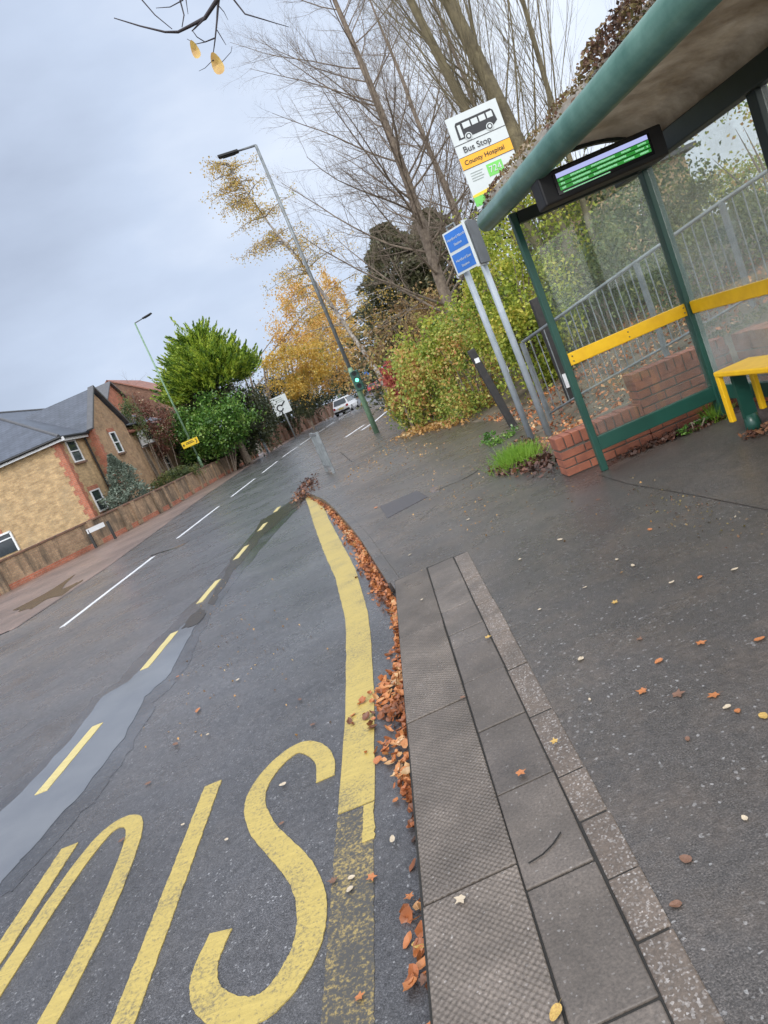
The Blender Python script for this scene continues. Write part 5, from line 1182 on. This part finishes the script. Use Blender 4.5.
# dark conifer mass right of centre
def conifer(name,label,base,h,rad,n_,size,mat,dens=.9,shape=.9,layers=26,droop=-.15,cat='tree',sw=.5):
    o=empty(name,base,label,cat);b=Vector(base);f=rng.random(n_)**dens;zz=f*h;R_=rad*np.clip((1-f),0.02,1)**shape*(1+.15*np.sin(f*layers*2)+.12*rng.normal(size=n_))
    th=rng.random(n_)*2*math.pi;R_=R_*(1+.18*np.sin(th*3+f*9)+.12*np.sin(th*7-f*17));rr=R_*np.sqrt(rng.uniform(.35,1,n_))
    P_=np.stack([b.x+rr*np.cos(th),b.y+rr*np.sin(th),b.z+.15*h*(1-f)*0+zz+rr*droop],1);d=np.stack([np.cos(th),np.sin(th),np.full(n_,.35)],1)
    quads_mesh('foliage',leafquads(P_,size,sw,dirs=d,jit=.5),M[mat],o)
    m=MB();m.tube([b,b+Vector((0,0,h*.5)),b+Vector((0,0,h*.93))],[rad*.06+.05,rad*.04+.03,.02],7);m.build('trunk',M['bark'],o);return o
c=D(392,380,38);conifer('dark_conifer','broad dark conifer behind the bare tree to the left',(c.x+2.4,38,0),8.7,4.3,26000,.25,'l_olive',.85,.62)
c=D(440,330,34);conifer('dark_conifer','dark conifer behind the bare tree trunk near the signs',(c.x+1.6,37,0),8.3,4.2,22000,.25,'l_olive',.75,.6)
c=D(360,380,62);conifer('dark_conifer','distant dark conifer left of the leaning birch trunk',(c.x+5.0,62,0),8.,2.3,7000,.26,'l_dark',.9,.8)
# bright cypress made of up-curving sprays
def cypress(name,label,c,rad,nspray,mat,base):
    o=empty(name,base,label,'tree');c=np.array(c);rad=np.array(rad);V=[]
    for i in range(nspray):
        d=rng.normal(size=3);d/=np.linalg.norm(d);d[2]=abs(d[2])*1.0-.25*(rng.random()<.5);st=c+d*rad*rng.uniform(.45,.82);L1=rng.uniform(.7,1.5)
        dr=d*np.array([1.2,1.2,.25]);dr/=np.linalg.norm(dr);k=22;t_=np.linspace(0,1,k)[:,None]
        path=st+dr*L1*t_*.85+np.array([0,0,1.])*L1*(.05*t_+.38*t_**2)
        dv=np.gradient(path,axis=0);n0=3
        for j in range(n0):
            w_=.26*(1.05-t_)*L1;V.append((path+rng.normal(size=(k,3))*w_*.4,dv/np.linalg.norm(dv,axis=1,keepdims=True)))
    P_=np.concatenate([a for a,_ in V]);dd_=np.concatenate([b for _,b in V])
    quads_mesh('foliage',leafquads(P_,.24,.34,dirs=dd_,jit=.38),M[mat],o)
    q=clump_points(c,rad*.62,5000,40,.16,.2);quads_mesh('inner_foliage',leafquads(q,.24,.5),M['l_dark'],o)  # dark leaf colour inside paints the shaded gaps between the sprays
    m=MB();m.tube([Vector(base),Vector((c[0],c[1],c[2]))],[.25,.12],8);m.build('trunk',M['bark'],o)
c=D(213,385,44);cypress('golden_cypress','big bright green cypress with spiky upturned sprays beyond the wall',(c.x,44,c.z+.1),(3.3,2.6,2.7),560,'l_conifer',(c.x,44,0))
c=D(176,352,45);cypress('golden_cypress','smaller spiky cypress top leaning left of the big one',(c.x+1.2,45.5,c.z-.9),(1.5,1.6,2.0),190,'l_conifer',(c.x+1.2,45.5,0))
shrub('dark_hedge','dense dark green hedge filling the gap under the big cypress','hedge',(216,432),45,(3.4,1.4,2.4),15000,.2,'l_dark',K=120,cs=.16,zb=0)
shrub('laurel_bush','glossy green laurel bush in front of the cypress beside the lamp','bush',(210,428),42,(2.7,1.6,1.75),18000,.16,'l_laurel',K=80,cs=.14,zb=0)
shrub('dark_hedge','dark hedge at the right foot of the big cypress','hedge',(255,418),51,(1.5,1.2,2.3),7000,.16,'l_dark',K=50,zb=0)
shrub('berry_shrub','red brown berry shrub with pale flecks beside the lamp','shrub',(151,428),40.5,(1.3,1.,1.75),6000,.11,'l_berry',K=60,zb=0)
shrub('climber_shrub','green creeper shrub against the tiled house corner','shrub',(133,420),39,(.6,.6,1.5),2400,.1,'l_mid',K=30,zb=0)
shrub('low_hedge','clipped green hedge just behind the boundary wall','hedge',(168,464),37,(1.6,.8,.5),3500,.1,'l_mid',K=50,zb=0,zc=1.0)
c=D(128,480,31.5);conifer('blue_spruce','small grey blue spruce in front of the gabled wing',(c.x-.25,31.5,0),3.15,1.25,7500,.13,'l_spruce',.85,.75,10,.0,'tree',.45)
shrub('low_hedge','low grey green shrub at the foot of the gabled wing','shrub',(118,497),30.6,(.8,.5,.4),1500,.09,'l_spruce',K=20,zb=0)
# overhanging branch with two last leaves
ob=empty('overhanging_branch',D(290,-60,3.0),'dark bare branch hanging into the top of the picture with two yellow leaves','branch')
m=MB();YB=3.0
def br(px,r0,r1,dy=0):
    m.tube([D(x,y,YB+dy+.03*math.sin(i*1.7)) for i,(x,y) in enumerate(px)],[r0+(r1-r0)*i/(len(px)-1) for i in range(len(px))],6)
br([(330,-90),(260,-60),(222,-25),(217,0),(205,18),(190,26),(178,32),(165,32),(140,26),(114,18)],.012,.0018)
br([(222,-25),(218,5),(217,20),(215,40),(213,55)],.006,.0016);br([(205,18),(195,28),(192,31)],.004,.002)
br([(186,-30),(180,0),(184,15),(182,27)],.004,.0018,.0);br([(215,38),(205,42),(197,37),(192,30)],.003,.0014);br([(205,42),(196,44),(187,39)],.002,.001)
br([(183,0),(170,7),(156,8)],.0025,.001);br([(150,-10),(142,0),(155,15),(172,29)],.0035,.0015)
br([(226,-40),(234,0),(245,14),(262,19),(275,23),(289,27)],.004,.0012);br([(217,30),(223,40),(226,45)],.002,.001);br([(213,60),(222,62),(231,52),(232,46)],.0016,.0008);br([(213,60),(205,68),(199,71)],.0014,.0008)
br([(218,5),(224,12),(228,20)],.002,.0008);br([(192,-30),(186,0),(188,14)],.003,.001)
m.build('twigs',M['twig'],ob,smooth=True)
def hleaf(px,w_,h_,nm):
    c=D(*px,YB);pts=[];
    for k in range(14):
        a=2*math.pi*k/14;pts.append(c+Vector((w_*.5*math.cos(a)*(1-.2*math.sin(a)),.008*math.cos(2*a),h_*.5*math.sin(a))))
    m=MB();vs=[c+Vector((0,.006,0))]+pts;m.add(vs,[(0,i+1,(i+1)%14+1) for i in range(14)]);m.build(nm,M['leaf_yellow'],ob)
hleaf((195,50),.032,.07,'leaf');hleaf((217,64),.045,.085,'leaf')
